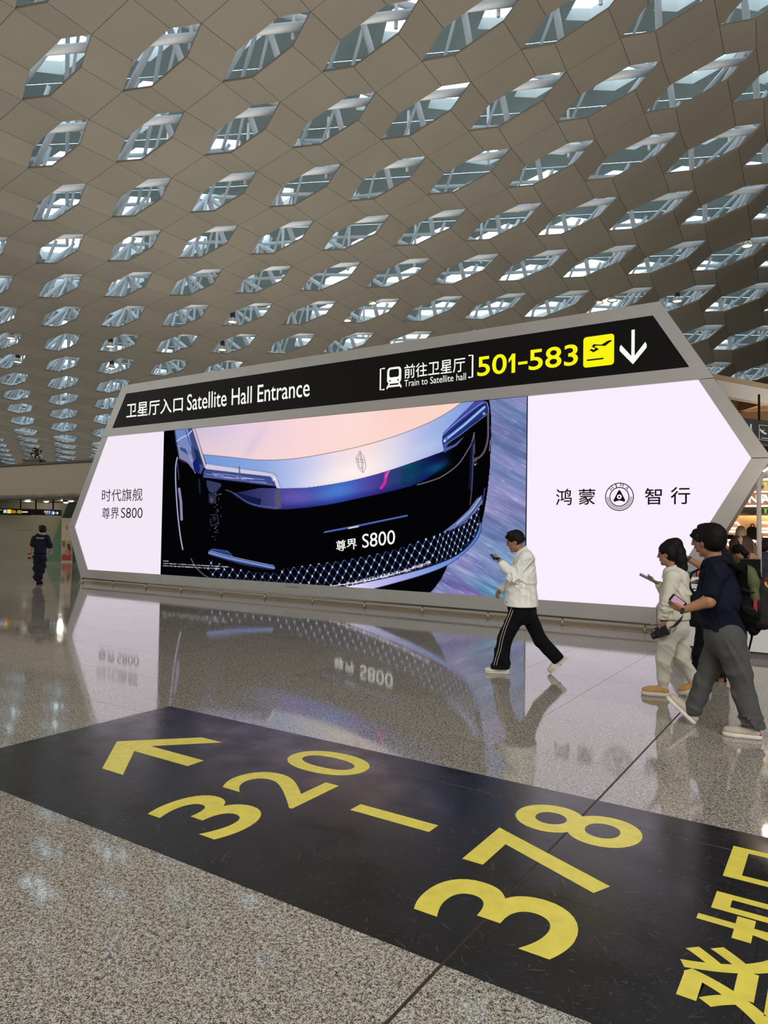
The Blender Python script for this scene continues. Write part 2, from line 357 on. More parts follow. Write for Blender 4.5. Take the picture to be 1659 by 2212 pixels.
# space frame of white tubes between ceiling and roof
truss = empty('roof_truss', tuple((hexv(3, 3, 0)))); tag(truss, 'white tubular steel space frame above the ceiling openings', 'roof truss')
T0 = truss.location.copy()
def node(c, r, h):
    x = Q[0]+c*Q[2]+r*Q[4]-1.37; y = Q[1]+c*Q[3]+r*Q[5]; return Vector((x*SC_C, y*SC_C, CAM_H+(surf(x, y)-CAM_H)*SC_C+h))
tubes = []
LO, UP = 0.55, 2.7
for z, c, r in cells:
    a = node(c-.42, r, LO); jit = lambda: Vector((RNG.normal(0, .12), RNG.normal(0, .12), RNG.normal(0, .1)))
    tubes.append((z, a, node(c+.58, r, LO), .13)); 
    if (c+r) % 2 == 0: tubes.append((z, a, node(c-.42, r+1, LO), .13))
    m_ = node(c+.08, r+.5, UP)+jit()
    for dc, dr in ((-.42, 0), (.58, 0), (-.42, 1), (.58, 1)):
        if RNG.random() < .85: tubes.append((z, node(c+dc, r+dr, LO), m_, .11))
    tubes.append((z, m_, node(c+1.08, r+.5, UP), .08))
    tubes.append((z, node(c-.1, r, LO), m_, .06)); tubes.append((z, node(c-.42, r+.5, LO), m_+Vector((.2, .1, .3)), .07))
    tubes.append((z, node(c+.58, r+.5, LO), node(c+.9, r+.3, UP)+jit(), .075)); tubes.append((z, node(c+.1, r+.9, LO+.2), node(c+.3, r+.6, UP+.3)+jit(), .05)); tubes.append((z, m_, node(c+.08, r+1.5, UP), .07))
    if r % 2 == 0: tubes.append((z, node(c+.3, r+.1, LO-.1), node(c+.35, r+.2, UP+.3), .06))
tubes.sort(key=lambda t: (0 if (-80 < project((t[1]+t[2])/2)[0] < 1740 and project((t[1]+t[2])/2)[1] > -80) else 1, t[0]))
for z, a, b, rad in tubes[:300]: MB().tube([a-T0, b-T0], rad, 8).build('truss_tube', M['white_metal'], truss, True)
mb = MB()
for z, a, b, rad in tubes[300:]: mb.tube([a-T0, b-T0], rad, 6, cap=False)
tag(mb.build('far_truss_tubes', M['white_metal'], truss, True), kind='stuff')
# ------------------------------------------------------------------ display board
YB = 12.85
board = empty('display_board', (-10, YB, 0))
tag(board, 'huge white pointed display board with three bright screens under a black entrance sign', 'display board')
B0 = Vector((-10, YB, 0))
def bp(px, py, dy=0.0):
    p = at_y(px, py, YB); return Vector((p.x, YB-dy, p.z))-B0
def board_poly(pts, dy, thick, name, m, parent=None, mats=None):
    """flat polygon in the plane of the board, thickness running back"""
    P = [Vector((x-B0.x, -dy, z)) for x, z in pts]
    a = sum((P[i].x*P[(i+1) % len(P)].z-P[(i+1) % len(P)].x*P[i].z) for i in range(len(P)))
    if a < 0: P = P[::-1]
    return MB().prism(P, (0, thick, 0)).build(name, m, board if parent is None else parent)
XZ = lambda px, py: (lambda p: (p.x, p.z))(at_y(px, py, YB))
S = dict(tl=(-18.13, 4.315), tr=(-2.07, 4.315), rt=(-1.27, 2.945), br=(-2.745, 0.415), bl=(-18.91, 0.385), lt=(-19.62, 1.655))
O = dict(tl=(-17.47, 5.755), tr=(-2.70, 5.755), rm=(-1.826, 4.315), rt=(-0.985, 2.94), br=(-2.42, 0.385), bl=(-19.22, 0.14), lt=(-19.93, 1.63), lm=(-18.37, 4.315))
G = [(-17.30, 5.505), (-2.81, 5.525), (-2.21, 4.545), (-17.90, 4.545)]          # black sign
g = 0.006
fm = M['frame']; DP = 0.5
board_poly([O['tl'], O['tr'], (G[1][0], G[1][1]), (G[0][0], G[0][1])], 0, DP, 'frame_panel', fm)
board_poly([O['tl'], G[0], G[3], (O['lm'][0], O['lm'][1]+g)], 0, DP, 'frame_panel', fm)
board_poly([G[1], O['tr'], (O['rm'][0], O['rm'][1]+g), G[2]], 0, DP, 'frame_panel', fm)
board_poly([G[3], G[2], (O['rm'][0], O['rm'][1]+g), (O['lm'][0], O['lm'][1]+g)], 0, DP, 'frame_panel', fm)
board_poly([S['tl'], (O['lm'][0], O['lm'][1]-g), (O['lt'][0], O['lt'][1]+g), (S['lt'][0], S['lt'][1]+g)], 0, DP, 'frame_panel', fm)
board_poly([S['lt'], (O['lt'][0], O['lt'][1]-g), (O['bl'][0], O['bl'][1]), S['bl']], 0, DP, 'frame_panel', fm)
board_poly([S['tr'], (O['rm'][0], O['rm'][1]-g), (O['rt'][0], O['rt'][1]+g), (S['rt'][0], S['rt'][1]+g)], 0, DP, 'frame_panel', fm)
board_poly([(S['rt'][0], S['rt'][1]-g), (O['rt'][0], O['rt'][1]-g), (-2.40, 0.42), (-2.745, 0.415)], 0, DP, 'frame_panel', fm)
segs = [-19.22, -15.6, -11.9, -8.3, -5.1, -2.72]
for i, (a, b) in enumerate(zip(segs, segs[1:])):
    za = 0.385+0.03*(a+18.9)/16.2; zb = 0.385+0.03*(b+18.9)/16.2
    if i == 0: pts = [(-19.22, 0.05), (b-g/2, 0.05), (b-g/2, zb), (-18.91, 0.385), (-19.22, .14)]
    else: pts = [(a+g/2, 0.05), (b-g/2, 0.05), (b-g/2, zb), (a+g/2, za)]
    board_poly(pts, 0, DP, 'frame_panel', fm)
board_poly([(-2.72+g, 0.05), (-2.3, 0.05), (-2.39, 0.42), (-2.72+g, 0.415)], 0, DP, 'frame_panel', fm)
M['skirting'] = mat('tan_skirting', (152, 134, 108), 0.4)
board_poly([(-19.26, 0.0), (-2.26, 0.0), (-2.26, 0.05), (-19.26, 0.05)], 0.02, DP, 'skirting', M['skirting'])
board_poly([(-17.3, 5.65), (-2.8, 5.65), (-2.0, 4.35), (-1.2, 2.94), (-2.5, 0.3), (-19.0, 0.3), (-19.75, 1.64), (-18.2, 4.35)], -0.12, 0.3, 'backing', M['dark_gap'])
sign = board_poly(G, -0.012, 0.05, 'sign_face', M['black'])
SY = -0.012+0.003
def sign_text(body, tl, br, m, bold=0.0, parent=None, name='lettering', dy=SY, xz=False):
    (x0, z1), (x1, z0) = (tl, br) if xz else (XZ(*tl), XZ(*br))
    o = text_on(body, (x0-B0.x, -dy, z0), (x1-x0, 0, 0), (0, 0, z1-z0), m, parent or sign, name, bold); return o
def poly_on(pts, m, name, parent=None, dy=SY, xz=False):
    P = [XZ(*p) if not xz else p for p in pts]
    return mesh_obj(name, [(x-B0.x, -dy, z) for x, z in P], [tuple(range(len(P)))], m, parent or sign)
def strip_pts(path, w, closed=False):
    """outline strokes of even width, in board x z"""
    vs = []; fs = []; n = len(path)
    for i, p in enumerate(path):
        a = path[(i-1) % n] if (closed or i > 0) else p; b = path[(i+1) % n] if (closed or i < n-1) else p
        t = Vector((b[0]-a[0], b[1]-a[1])).normalized(); nx, nz = -t.y*w/2, t.x*w/2
        vs += [(p[0]+nx, p[1]+nz), (p[0]-nx, p[1]-nz)]
    for i in range(n if closed else n-1):
        j = (i+1) % n; fs.append((2*i, 2*i+1, 2*j+1, 2*j))
    return vs, fs
def stroke_on(paths, w, m, name, parent=None, dy=SY):
    V = []; Fc = []
    for path, cl in paths:
        vs, fs = strip_pts(path, w, cl); n = len(V); V += [(x-B0.x, -dy, z) for x, z in vs]; Fc += [tuple(i+n for i in f) for f in fs]
    return mesh_obj(name, V, Fc, m, parent or sign)
def arc(cx_, cz, rx, rz, a0, a1, n=24): return [(cx_+rx*math.cos(math.radians(a0+(a1-a0)*i/n)), cz+rz*math.sin(math.radians(a0+(a1-a0)*i/n))) for i in range(n+1)]
sign_text('\u536b\u661f\u5385\u5165\u53e3', (273, 872), (394, 889), M['sign_white'], 0.009)
sign_text('Satellite Hall Entrance', (404, 852), (668, 856), M['sign_white'], 0.004)
sign_text('\u524d\u5f80\u536b\u661f\u5385', (873, 788), (1004, 802), M['sign_white'], 0.006)
sign_text('Train to Satellite hall', (873, 821), (1006, 820), M['sign_white'], 0.0)
sign_text('50', (1031, 771), (1094, 806), M['sign_yellow'], 0.012); sign_text('583', (1142, 756), (1248, 788), M['sign_yellow'], 0.012)
(xa, zb), (xb, za) = XZ(1100, 806), XZ(1113.5, 763); stroke_on([([(xb-.045, zb), (xb-.045, za)], False)], .075, M['sign_yellow'], 'numeral_one'); poly_on([(xb-.01, za), (xb-.07, za), (xa-.02, za-.10), (xa-.02, za-.17), (xb-.07, za-.09)], M['sign_yellow'], 'numeral_flag', xz=True)
(xa, zb) = XZ(1119, 785); (xb, _z) = XZ(1139, 783); stroke_on([([(xa, zb), (xb, zb)], False)], .055, M['sign_yellow'], 'dash')
(xa, za), (xb, zb) = XZ(820, 797), XZ(830, 841)
stroke_on([([(xb, za), (xa+.02, za), (xa+.02, zb), (xb, zb)], False)], .035, M['sign_white'], 'bracket')
(xa, za), (xb, zb) = XZ(1012, 768), XZ(1022, 814)
stroke_on([([(xa, za), (xb-.02, za), (xb-.02, zb), (xa, zb)], False)], .035, M['sign_white'], 'bracket')
# train pictogram
(xa, za), (xb, zb) = XZ(834, 795), XZ(868, 836); tw, th = xb-xa, za-zb
R_ = lambda s, t: (xa+tw*s, zb+th*t)
def rr(s0, t0, s1, t1, r, n=5):
    out = []
    for cx_, cy_, a0 in ((s1-r, t1-r, 0), (s0+r, t1-r, 90), (s0+r, t0+r, 180), (s1-r, t0+r, 270)):
        out += [(cx_+r*math.cos(math.radians(a0+90*i/n)), cy_+r*math.sin(math.radians(a0+90*i/n))) for i in range(n+1)]
    return out
poly_on([R_(*p) for p in rr(.06, .22, .94, 1.0, .2)], M['sign_white'], 'train_pictogram', xz=True)
poly_on([R_(*p) for p in rr(.2, .52, .8, .9, .1)], M['black'], 'train_window', dy=SY+.002, xz=True)
for s in (.25, .75): poly_on([R_(*p) for p in rr(s-.05, .32, s+.05, .40, .04)], M['black'], 'train_lamp', dy=SY+.002, xz=True)
stroke_on([([R_(.2, .22), R_(.05, 0)], False), ([R_(.8, .22), R_(.95, 0)], False), ([R_(.13, .1), R_(.87, .1)], False)], .04, M['sign_white'], 'train_track')
# yellow departures pictogram
(xa, za), (xb, zb) = XZ(1260, 729), XZ(1326, 787); tw, th = xb-xa, za-zb
poly_on([R_(*p) for p in rr(0, 0, 1, 1, .1)], M['sign_yellow'], 'departures_square', xz=True)
plane = [(.16, .50), (.26, .53), (.34, .48), (.55, .56), (.30, .70), (.40, .72), (.70, .63), (.86, .72), (.93, .76), (.92, .80), (.84, .80), (.62, .70), (.40, .60), (.32, .42), (.24, .44)]
poly_on([R_(*p) for p in [(.18, .52), (.24, .54), (.33, .47), (.52, .55), (.36, .66), (.44, .68), (.72, .63), (.86, .73), (.93, .76), (.90, .80), (.80, .79), (.60, .69), (.42, .72), (.34, .74), (.27, .66), (.40, .60), (.34, .55), (.26, .60)]], M['black'], 'aircraft', dy=SY+.002, xz=True)
poly_on([R_(*p) for p in [(.12, .21), (.66, .21), (.66, .26), (.12, .26)]], M['black'], 'ground_line', dy=SY+.002, xz=True)
# down arrow
(xa, za), (xb, zb) = XZ(1338, 716), XZ(1397, 779); tw, th = xb-xa, za-zb
poly_on([R_(*p) for p in [(.44, 1.0), (.56, 1.0), (.56, .20), (.94, .58), (.99, .50), (.99, .40), (.5, -.06), (.01, .40), (.01, .52), (.06, .58), (.44, .20)]], M['sign_white'], 'down_arrow', xz=True)
# screens
DX1, DX2 = XZ(348, 1080)[0], XZ(1136, 1050)[0]
zt, zb_ = 4.315, 0.385
lz = lambda x: 0.385+0.03*(x+18.9)/16.2
SD = -0.03
left_scr = board_poly([S['tl'], (DX1-.012, zt), (DX1-.012, lz(DX1)), S['bl'], S['lt']], SD, 0.05, 'left_screen', M['screen_white_l'])
right_scr = board_poly([(DX2+.012, zt), S['tr'], S['rt'], S['br'], (DX2+.012, lz(DX2))], SD, 0.05, 'right_screen', M['screen_white'])
SDY = SD+0.004
sign_text('\u65f6\u4ee3\u65d7\u8230', (219, 1057), (306, 1082), M['ink'], 0.0, left_scr, dy=SDY)
sign_text('\u5c0a\u754c', (219, 1096), (255, 1121), M['ink'], 0.0, left_scr, dy=SDY)
sign_text('S800', (260, 1097), (306, 1119), M['ink'], -0.004, left_scr, dy=SDY)
sign_text('\u9e3f', (1200, 1056), (1234, 1091), M['ink'], 0.008, right_scr, dy=SDY); sign_text('\u8499', (1249, 1056), (1285, 1090), M['ink'], 0.008, right_scr, dy=SDY)
sign_text('\u667a', (1392, 1054), (1429, 1090), M['ink'], 0.008, right_scr, dy=SDY); sign_text('\u884c', (1448, 1052), (1490, 1089), M['ink'], 0.008, right_scr, dy=SDY)
(lx, lz_) = XZ(1337, 1073); rad = XZ(1367.5, 1073)[0]-lx
ci = lambda k, a0=0, a1=360, n=48: arc(lx, lz_, rad*k, rad*k, a0, a1, n)
stroke_on([(ci(1)[:-1], True), (ci(.68)[:-1], True)], .016, M['ink'], 'emblem_ring', right_scr, SDY)
stroke_on([(ci(.78, 180, 360), False), (ci(.88, 180, 360), False)], .010, M['ink'], 'emblem_arc', right_scr, SDY)
E3 = lambda s, t: (lx+rad*s, lz_+rad*t)
poly_on([E3(*p) for p in [(0, .50), (.08, .44), (.42, -.24), (.40, -.34), (.32, -.36), (.12, -.29), (0, -.27), (-.12, -.29), (-.32, -.36), (-.40, -.34), (-.42, -.24), (-.08, .44)]], M['ink'], 'emblem_arrow', right_scr, SDY, True)
poly_on(arc(lx, lz_, rad*.17, rad*.17, 0, 360)[:-1], M['screen_white'], 'emblem_eye', right_scr, SDY+.002, True)
poly_on(arc(lx, lz_, rad*.07, rad*.07, 0, 360)[:-1], M['ink'], 'emblem_pupil', right_scr, SDY+.004, True)
for ch, a in (('H', 132), ('I', 106), ('M', 78), ('A', 48)):
    vs, fs = text_mesh(ch, 0.0); a = math.radians(a); c_ = (lx+rad*.84*math.cos(a), lz_+rad*.84*math.sin(a)); w = .018 if ch == 'I' else .062; h = .062
    rx_, rz_ = math.sin(a), -math.cos(a)
    mesh_obj('emblem_letter', [(c_[0]+(s-.5)*w*rx_+(t-.5)*h*math.cos(a)-B0.x, -SDY, c_[1]+(s-.5)*w*rz_+(t-.5)*h*math.sin(a)) for s, t in vs], fs, M['ink'], right_scr)
M['grey_ink'] = mat('grey_printed_ink', (92, 88, 84), 0.5)
sign_text('JCDecaux', (617, 1265), (647, 1271), M['grey_ink'], 0.01, board, 'small_lettering', dy=0.003)
# ------------------------------------------------------------------ picture shown on the centre screen, laid out as coloured cells
nx_, nz_ = 900, 390
gx = np.linspace(DX1+.012, DX2-.012, nx_); gz = np.linspace(0, 1, nz_)
Xg, Tg = np.meshgrid(gx, gz, indexing='ij'); Zb = 0.385+0.03*(Xg+18.9)/16.2; Zg = Zb+(zt-Zb)*Tg
U, V, _ = project(np.stack([Xg, np.full_like(Xg, YB), Zg], -1))
img = np.zeros(U.shape+(3,)); col = lambda r, g_, b: np.array([r, g_, b], float)
def inside(pts):
    x, y = U, V; c_ = np.zeros(U.shape, bool); n = len(pts)
    for i in range(n):
        (x1, y1), (x2, y2) = pts[i], pts[(i+1) % n]
        if y1 == y2: continue
        c_ ^= ((y1 > y) != (y2 > y)) & (x < (x2-x1)*(y-y1)/(y2-y1)+x1)
    return c_
def dist(path):
    d = np.full(U.shape, 1e9)
    for (x1, y1), (x2, y2) in zip(path, path[1:]):
        L2 = (x2-x1)**2+(y2-y1)**2; t = np.clip(((U-x1)*(x2-x1)+(V-y1)*(y2-y1))/L2, 0, 1)
        d = np.minimum(d, np.hypot(U-x1-t*(x2-x1), V-y1-t*(y2-y1)))
    return d
def smooth_path(p, n=6):
    out = []
    for i in range(len(p)-1):
        p0, p1, p2, p3 = p[max(i-1, 0)], p[i], p[i+1], p[min(i+2, len(p)-1)]
        for k in range(n):
            t = k/n; out.append(tuple(.5*((2*p1[j])+(-p0[j]+p2[j])*t+(2*p0[j]-5*p1[j]+4*p2[j]-p3[j])*t*t+(-p0[j]+3*p1[j]-3*p2[j]+p3[j])*t**3) for j in (0, 1)))
    return out+[p[-1]]
def fill(pts, c_, a=1.0):
    m_ = inside(pts)[..., None]*a; img[:] = img*(1-m_)+np.asarray(c_)*m_
def grad(pts, stops, ax=(1, 0)):
    """stops: (coordinate along ax, colour)"""
    s = U*ax[0]+V*ax[1]; xs_ = [p[0] for p in stops]; c_ = np.stack([np.interp(s, xs_, [p[1][k] for p in stops]) for k in range(3)], -1)
    m_ = inside(pts)[..., None]; img[:] = np.where(m_, c_, img)
def line(path, w, c_, a=1.0):
    m_ = (np.clip(w/2+.5-dist(path), 0, 1)*a)[..., None]; img[:] = img*(1-m_)+np.asarray(c_)*m_
def blob(cx_, cy_, rx, ry, c_, a=1.0, ang=0.0):
    ca, sa = math.cos(ang), math.sin(ang); du = ((U-cx_)*ca+(V-cy_)*sa)/rx; dv = (-(U-cx_)*sa+(V-cy_)*ca)/ry
    m_ = (np.exp(-(du*du+dv*dv))*a)[..., None]; img[:] = img*(1-m_)+np.asarray(c_)*m_
def vnoise(x, y, seed=0):
    r = np.random.default_rng(seed).random((64, 64)); xi = np.floor(x).astype(int); yi = np.floor(y).astype(int); fx = x-xi; fy = y-yi
    fx = fx*fx*(3-2*fx); fy = fy*fy*(3-2*fy); g_ = lambda a, b: r[a % 64, b % 64]
    return (g_(xi, yi)*(1-fx)+g_(xi+1, yi)*fx)*(1-fy)+(g_(xi, yi+1)*(1-fx)+g_(xi+1, yi+1)*fx)*fy
# ground to the right: slanting blue and violet streaks
al = U*.86+V*.5; ac = -U*.5+V*.86
n1 = vnoise(al/70, ac/9, 1)*.6+vnoise(al/30, ac/3.2, 2)*.4; n2 = vnoise(al/120, ac/26, 3); n3 = vnoise(al/22, ac/1.8, 4); n4 = vnoise(al/160, ac/40, 9)
bgc = col(120, 128, 176)+(n1-.5)[..., None]*col(52, 56, 50)+(n2-.5)[..., None]*col(60, 30, 30)
low = np.clip((V-1120)/150, 0, 1)[..., None]
bgc = bgc*(1-low)+(col(120, 134, 182)+(n1-.5)[..., None]*col(92, 90, 62)+(n2-.5)[..., None]*col(34, -26, 6)+(n4-.5)[..., None]*col(-30, 22, 6))*low
bgc += (np.clip(n3-.8, 0, 1)*230)[..., None]+np.clip((V-1000)/60, 0, 1)[..., None]*np.clip(1-(V-1000)/120, 0, 1)[..., None]*28
img[:] = bgc
fill([(330, 850), (1052, 850), (1057, 872), (1060, 900), (1060, 940), (1057, 1010), (1052, 1060), (1046, 1098), (1039, 1132), (1025, 1165), (1000, 1195), (965, 1222), (952, 1250), (935, 1270), (915, 1284), (330, 1300)], col(4, 4, 7))
# fender reflections on the left
fill([(374, 925), (415, 925), (428, 965), (441, 1005), (432, 1024), (420, 1018), (404, 996), (385, 990), (378, 955)], col(62, 74, 128))
fill([(376, 925), (404, 925), (412, 962), (412, 976), (385, 958), (380, 950)], col(112, 138, 200)); fill([(381, 955), (400, 960), (410, 974), (418, 1000), (420, 1020), (402, 998), (386, 990)], col(128, 130, 178))
fill([(386, 962), (398, 966), (405, 974), (408, 985), (398, 978), (388, 972)], col(48, 84, 130)); line([(380, 953), (392, 944), (404, 940), (412, 930)], 2.5, col(190, 195, 225)); line([(382, 962), (400, 968), (414, 1000), (420, 1022)], 1.5, col(170, 175, 215)); line([(399, 930), (408, 958), (425, 1000)], 1.6, col(60, 70, 130))
fill([(416, 965), (426, 975), (436, 1004), (424, 1000)], col(20, 50, 70)); fill([(414, 1000), (424, 985), (430, 1010), (428, 1024), (418, 1018)], col(24, 30, 110))
line(smooth_path([(381, 988), (377.5, 1010), (378, 1050), (382, 1110), (388, 1160), (393, 1187)]), 2.4, col(180, 182, 225)); line([(381, 1000), (385, 1035)], 1.6, col(70, 80, 130)); line([(385, 1056), (389, 1085), (390.5, 1122)], 5.5, col(142, 134, 178)); line(smooth_path([(383, 990), (392, 996), (408, 1003), (419, 1021)]), 1.2, col(110, 115, 150), .7)
# bonnet
hood_seam = smooth_path([(436, 981.3), (494, 987), (557, 993.3), (629, 991), (701.6, 979.8), (774, 964.4), (846, 943.7), (909, 919.6), (957, 895.5), (993.4, 871), (1010, 855)])
hood_low = smooth_path([(602.8, 1054.8), (640, 1054), (677.5, 1051), (749.9, 1039), (822, 1020.8), (894.5, 996.7), (957.2, 974)])
upper = [(414, 920), (436, 981.3)]+hood_seam[1:]+[(1010, 840), (414, 900)]
grad(upper, [(415, col(206, 190, 218)), (520, col(228, 206, 226)), (640, col(248, 214, 218)), (760, col(252, 220, 214)), (860, col(252, 210, 200)), (1000, col(250, 214, 196))])
m_ = inside(upper)[..., None]*np.clip(1-(dist(hood_seam)/55), 0, 1)[..., None]*.45; img[:] = img*(1-m_)+col(255, 216, 206)*m_
blob(545, 960, 45, 10, col(200, 184, 212), .35, -1.0)
lowband = [(436, 981.3)]+hood_seam+[(1056, 845), (1040, 868), (994, 905), (955, 938), (957.2, 974)]+hood_low[::-1]+[(598, 1040), (586, 1026), (520, 1014), (444, 1002)]
grad(lowband, [(436, col(112, 150, 214)), (560, col(136, 166, 224)), (640, col(186, 196, 236)), (720, col(236, 220, 232)), (790, col(250, 226, 222)), (850, col(222, 214, 234)), (920, col(170, 184, 228)), (985, col(140, 168, 226)), (1050, col(110, 140, 205))])
blob(760, 1022, 90, 24, col(255, 244, 240), .8, -.28); blob(900, 975, 60, 14, col(200, 206, 238), .5, -.4); line(hood_seam, 1.2, col(88, 84, 98), .85)
# chrome line at left of the bonnet
line([(415.5, 925), (442, 1009)], 4.5, col(206, 192, 214)); line([(418.5, 925), (445, 1008)], 1.0, col(60, 52, 66)); line([(412.5, 925), (439, 1009)], 1.0, col(40, 40, 60))
# dark reflecting band under the bonnet
band = [(500, 1066), (560, 1054), (602.8, 1054.8)]+hood_low+[(975, 968), (966, 1000)]+smooth_path([(962, 1004), (909, 1040), (851, 1059), (774, 1076), (701.6, 1090.7), (610, 1100), (547, 1093), (506, 1071)])
grad(band, [(500, col(30, 34, 70)), (580, col(60, 62, 120)), (620, col(82, 72, 158)), (680, col(64, 84, 170)), (735, col(58, 108, 196)), (780, col(76, 78, 170)), (830, col(66, 54, 130)), (880, col(14, 70, 100)), (930, col(14, 24, 80)), (970, col(8, 8, 20))])
lowedge = dist(smooth_path([(962, 1004), (909, 1040), (851, 1059), (774, 1076), (701.6, 1090.7), (610, 1100)]))
m_ = (inside(band)*np.clip(1-lowedge/16, 0, 1)*.6)[..., None]; img[:] = img*(1-m_)+col(24, 20, 104)*m_
blob(720, 1062, 46, 12, col(90, 138, 214), .5, -.2); blob(640, 1074, 40, 12, col(108, 92, 176), .6); blob(940, 1010, 26, 10, col(12, 92, 120), .7, -.4)
line(smooth_path([(832, 1022), (830, 1040), (822, 1054)]), 6, col(208, 44, 158)); line([(839, 1016), (832, 1030)], 4, col(228, 120, 200), .7)
fill([(507, 1074), (560, 1092), (563, 1078), (540, 1072), (510, 1064)], col(20, 26, 70)); line(smooth_path([(486, 1058), (505, 1066), (540, 1088), (600, 1098)]), 2, col(96, 104, 160), .8); fill([(594, 1058), (604, 1058), (606, 1096), (592, 1098)], col(84, 84, 108)); 
for k in range(7): line([(866, 1014+k*5), (886-k, 1016+k*5)], 1.4, col(20, 30, 60), .8)
# headlamp on the left
fill([(444, 1001), (520, 1012), (587, 1022), (598, 1032), (605, 1055), (596, 1054), (590, 1038), (582, 1030), (520, 1022), (443, 1013)], col(206, 202, 224)); line(smooth_path([(444, 1001.5), (520, 1012.5), (586, 1022), (597, 1033), (604, 1054)]), 1.2, col(92, 90, 110), .7)
lampL = [(440, 1014), (520, 1022), (582, 1029), (591, 1038), (594, 1050), (580, 1049), (520, 1041), (446, 1032), (437, 1032), (437, 1022)]
grad(lampL, [(1012, col(30, 36, 84)), (1026, col(170, 184, 226)), (1034, col(70, 84, 160)), (1048, col(90, 86, 130))], (-.12, 1.0)) if False else fill(lampL, col(62, 74, 142))
for k in range(16):
    x0 = 442+RNG.random()*110; y0 = 1019+(x0-442)*.13+RNG.random()*9; line([(x0, y0), (x0+20+RNG.random()*18, y0+2.8)], 1.3, col(176, 190, 232), .75)
line([(440, 1029), (520, 1037), (585, 1046)], 2.5, col(112, 106, 150), .8); line([(438, 1032), (520, 1042), (592, 1051)], 1.5, col(10, 10, 24)); line([(515, 1008), (517, 1040)], 3, col(84, 84, 120), .8)
blob(590, 1036, 3, 3, col(255, 250, 235), 1)
# sensors and sparkle under the lamp
fill([(444, 1037), (458, 1040), (474, 1044), (477, 1048), (468, 1060), (460, 1065), (450, 1062), (445, 1050)], col(52, 58, 92)); fill([(448, 1066), (466, 1064), (465, 1086), (452, 1088)], col(36, 38, 60)); blob(455, 1080, 5, 6, col(110, 114, 150), .6)
line([(453, 1112), (468, 1112), (470, 1130), (455, 1136), (452, 1120)], 1.2, col(70, 74, 104)); blob(461, 1120, 4, 5, col(60, 66, 90), .7); line([(428, 1036), (430, 1064)], 4, col(22, 34, 54))
for k in range(34): 
    t = RNG.random(); blob(470+RNG.normal(0, 4)+(t > .7)*-6*RNG.random(), 1064+t*102, .8, .8, col(190, 200, 240), .5+.5*RNG.random())
# headlamp on the right
fill([(978, 930), (1000, 905), (1040, 872), (1048, 858), (1034, 856), (1000, 890), (955, 936), (953, 952), (958, 976), (966, 960)], col(72, 72, 160))
lampR = [(955, 940), (994, 908), (1033, 876), (1047, 868), (1053, 876), (1054, 890), (1025, 911), (994, 938), (957, 964), (953.5, 953)]
fill(lampR, col(30, 48, 120)); line([(962, 948), (1000, 918), (1044, 880)], 7, col(88, 130, 200), .9); line([(966, 946), (1002, 917), (1046, 878)], 2.6, col(214, 226, 246), .85); line([(970, 936), (1042, 874)], 2, col(14, 20, 60)); line([(958, 962), (994, 938), (1052, 893)], 2.0, col(120, 136, 200), .8); blob(959, 952, 3, 3, col(245, 246, 255), 1); blob(1044, 893, 2.5, 2.5, col(255, 255, 255), .9)
line(smooth_path([(956, 939), (980, 916), (1020, 884), (1046, 868), (1053, 878), (1054, 892)]), 1.4, col(150, 170, 220)); fill([(957, 969), (980, 960), (1002, 942), (985, 962), (958, 977)], col(80, 94, 160))
# creases on the right flank
line(smooth_path([(1023, 934), (1018, 955), (1009, 972), (988, 1003), (955, 1028), (928, 1039), (900, 1047)]), 1.8, col(128, 124, 138)); line([(1023, 936), (1024, 980)], 1.2, col(100, 100, 120)); line([(1020, 958), (1017, 1000), (1015, 1055)], 7, col(30, 38, 96), .6); line([(1022, 960), (1018, 1055), (1014, 1090)], 2, col(110, 114, 140), .7)
line(smooth_path([(1053, 894), (1053, 920), (1052.5, 946), (1046, 972), (1036, 986), (1026, 991)]), 4, col(92, 88, 104)); line([(1027, 991), (1024, 994)], 7, col(84, 80, 98)); line([(1060, 925), (1054.5, 923)], 1, col(110, 100, 110)); line([(1058, 950), (1056, 974)], 1.4, col(140, 140, 160)); blob(1025, 1003, 1.8, 1.8, col(255, 240, 248), 1); blob(1029, 1000, 1, 1, col(160, 150, 170), .7)
line([(1046, 1055), (1040, 1090)], 2.5, col(74, 96, 170), .7)
fill([(1039, 1070), (1040, 1086), (1026, 1106), (1005, 1128), (980, 1146), (956, 1160), (955, 1150), (985, 1126), (1012, 1100), (1028, 1078)], col(104, 120, 176)); line([(1036, 1076), (1020, 1100), (985, 1132)], 1.6, col(220, 226, 245), .8); line([(1038, 1080), (1010, 1120), (960, 1158)], 1.4, col(20, 24, 50))
# centre blade
line([(699, 1150), (760, 1139), (830, 1124), (878, 1114)], 3, col(58, 84, 180)); line([(699, 1149), (878, 1113)], 1, col(150, 180, 235), .8); line([(752, 1141), (772, 1137)], 3, col(246, 240, 240), .9)
# fog lamp trim, lower left
fogL = [(448, 1190), (456, 1185.5), (490, 1190), (500, 1202), (540, 1212), (592, 1221), (590.5, 1231), (545, 1224), (492, 1212.6), (449, 1198)]
fill(fogL, col(40, 60, 112)); line([(450, 1194), (492, 1206), (590, 1227)], 4.5, col(126, 148, 208), .95); line([(452, 1190), (495, 1202), (588, 1222)], 1.2, col(200, 212, 240), .8); line([(456, 1186), (490, 1190.5), (500, 1201)], 1.5, col(70, 100, 170)); line([(450, 1199), (500, 1214), (545, 1228), (600, 1232)], 1.5, col(18, 20, 40))
line(smooth_path([(411, 1207), (420, 1224), (436, 1240), (452, 1250)]), 2.6, col(100, 102, 124), .8)
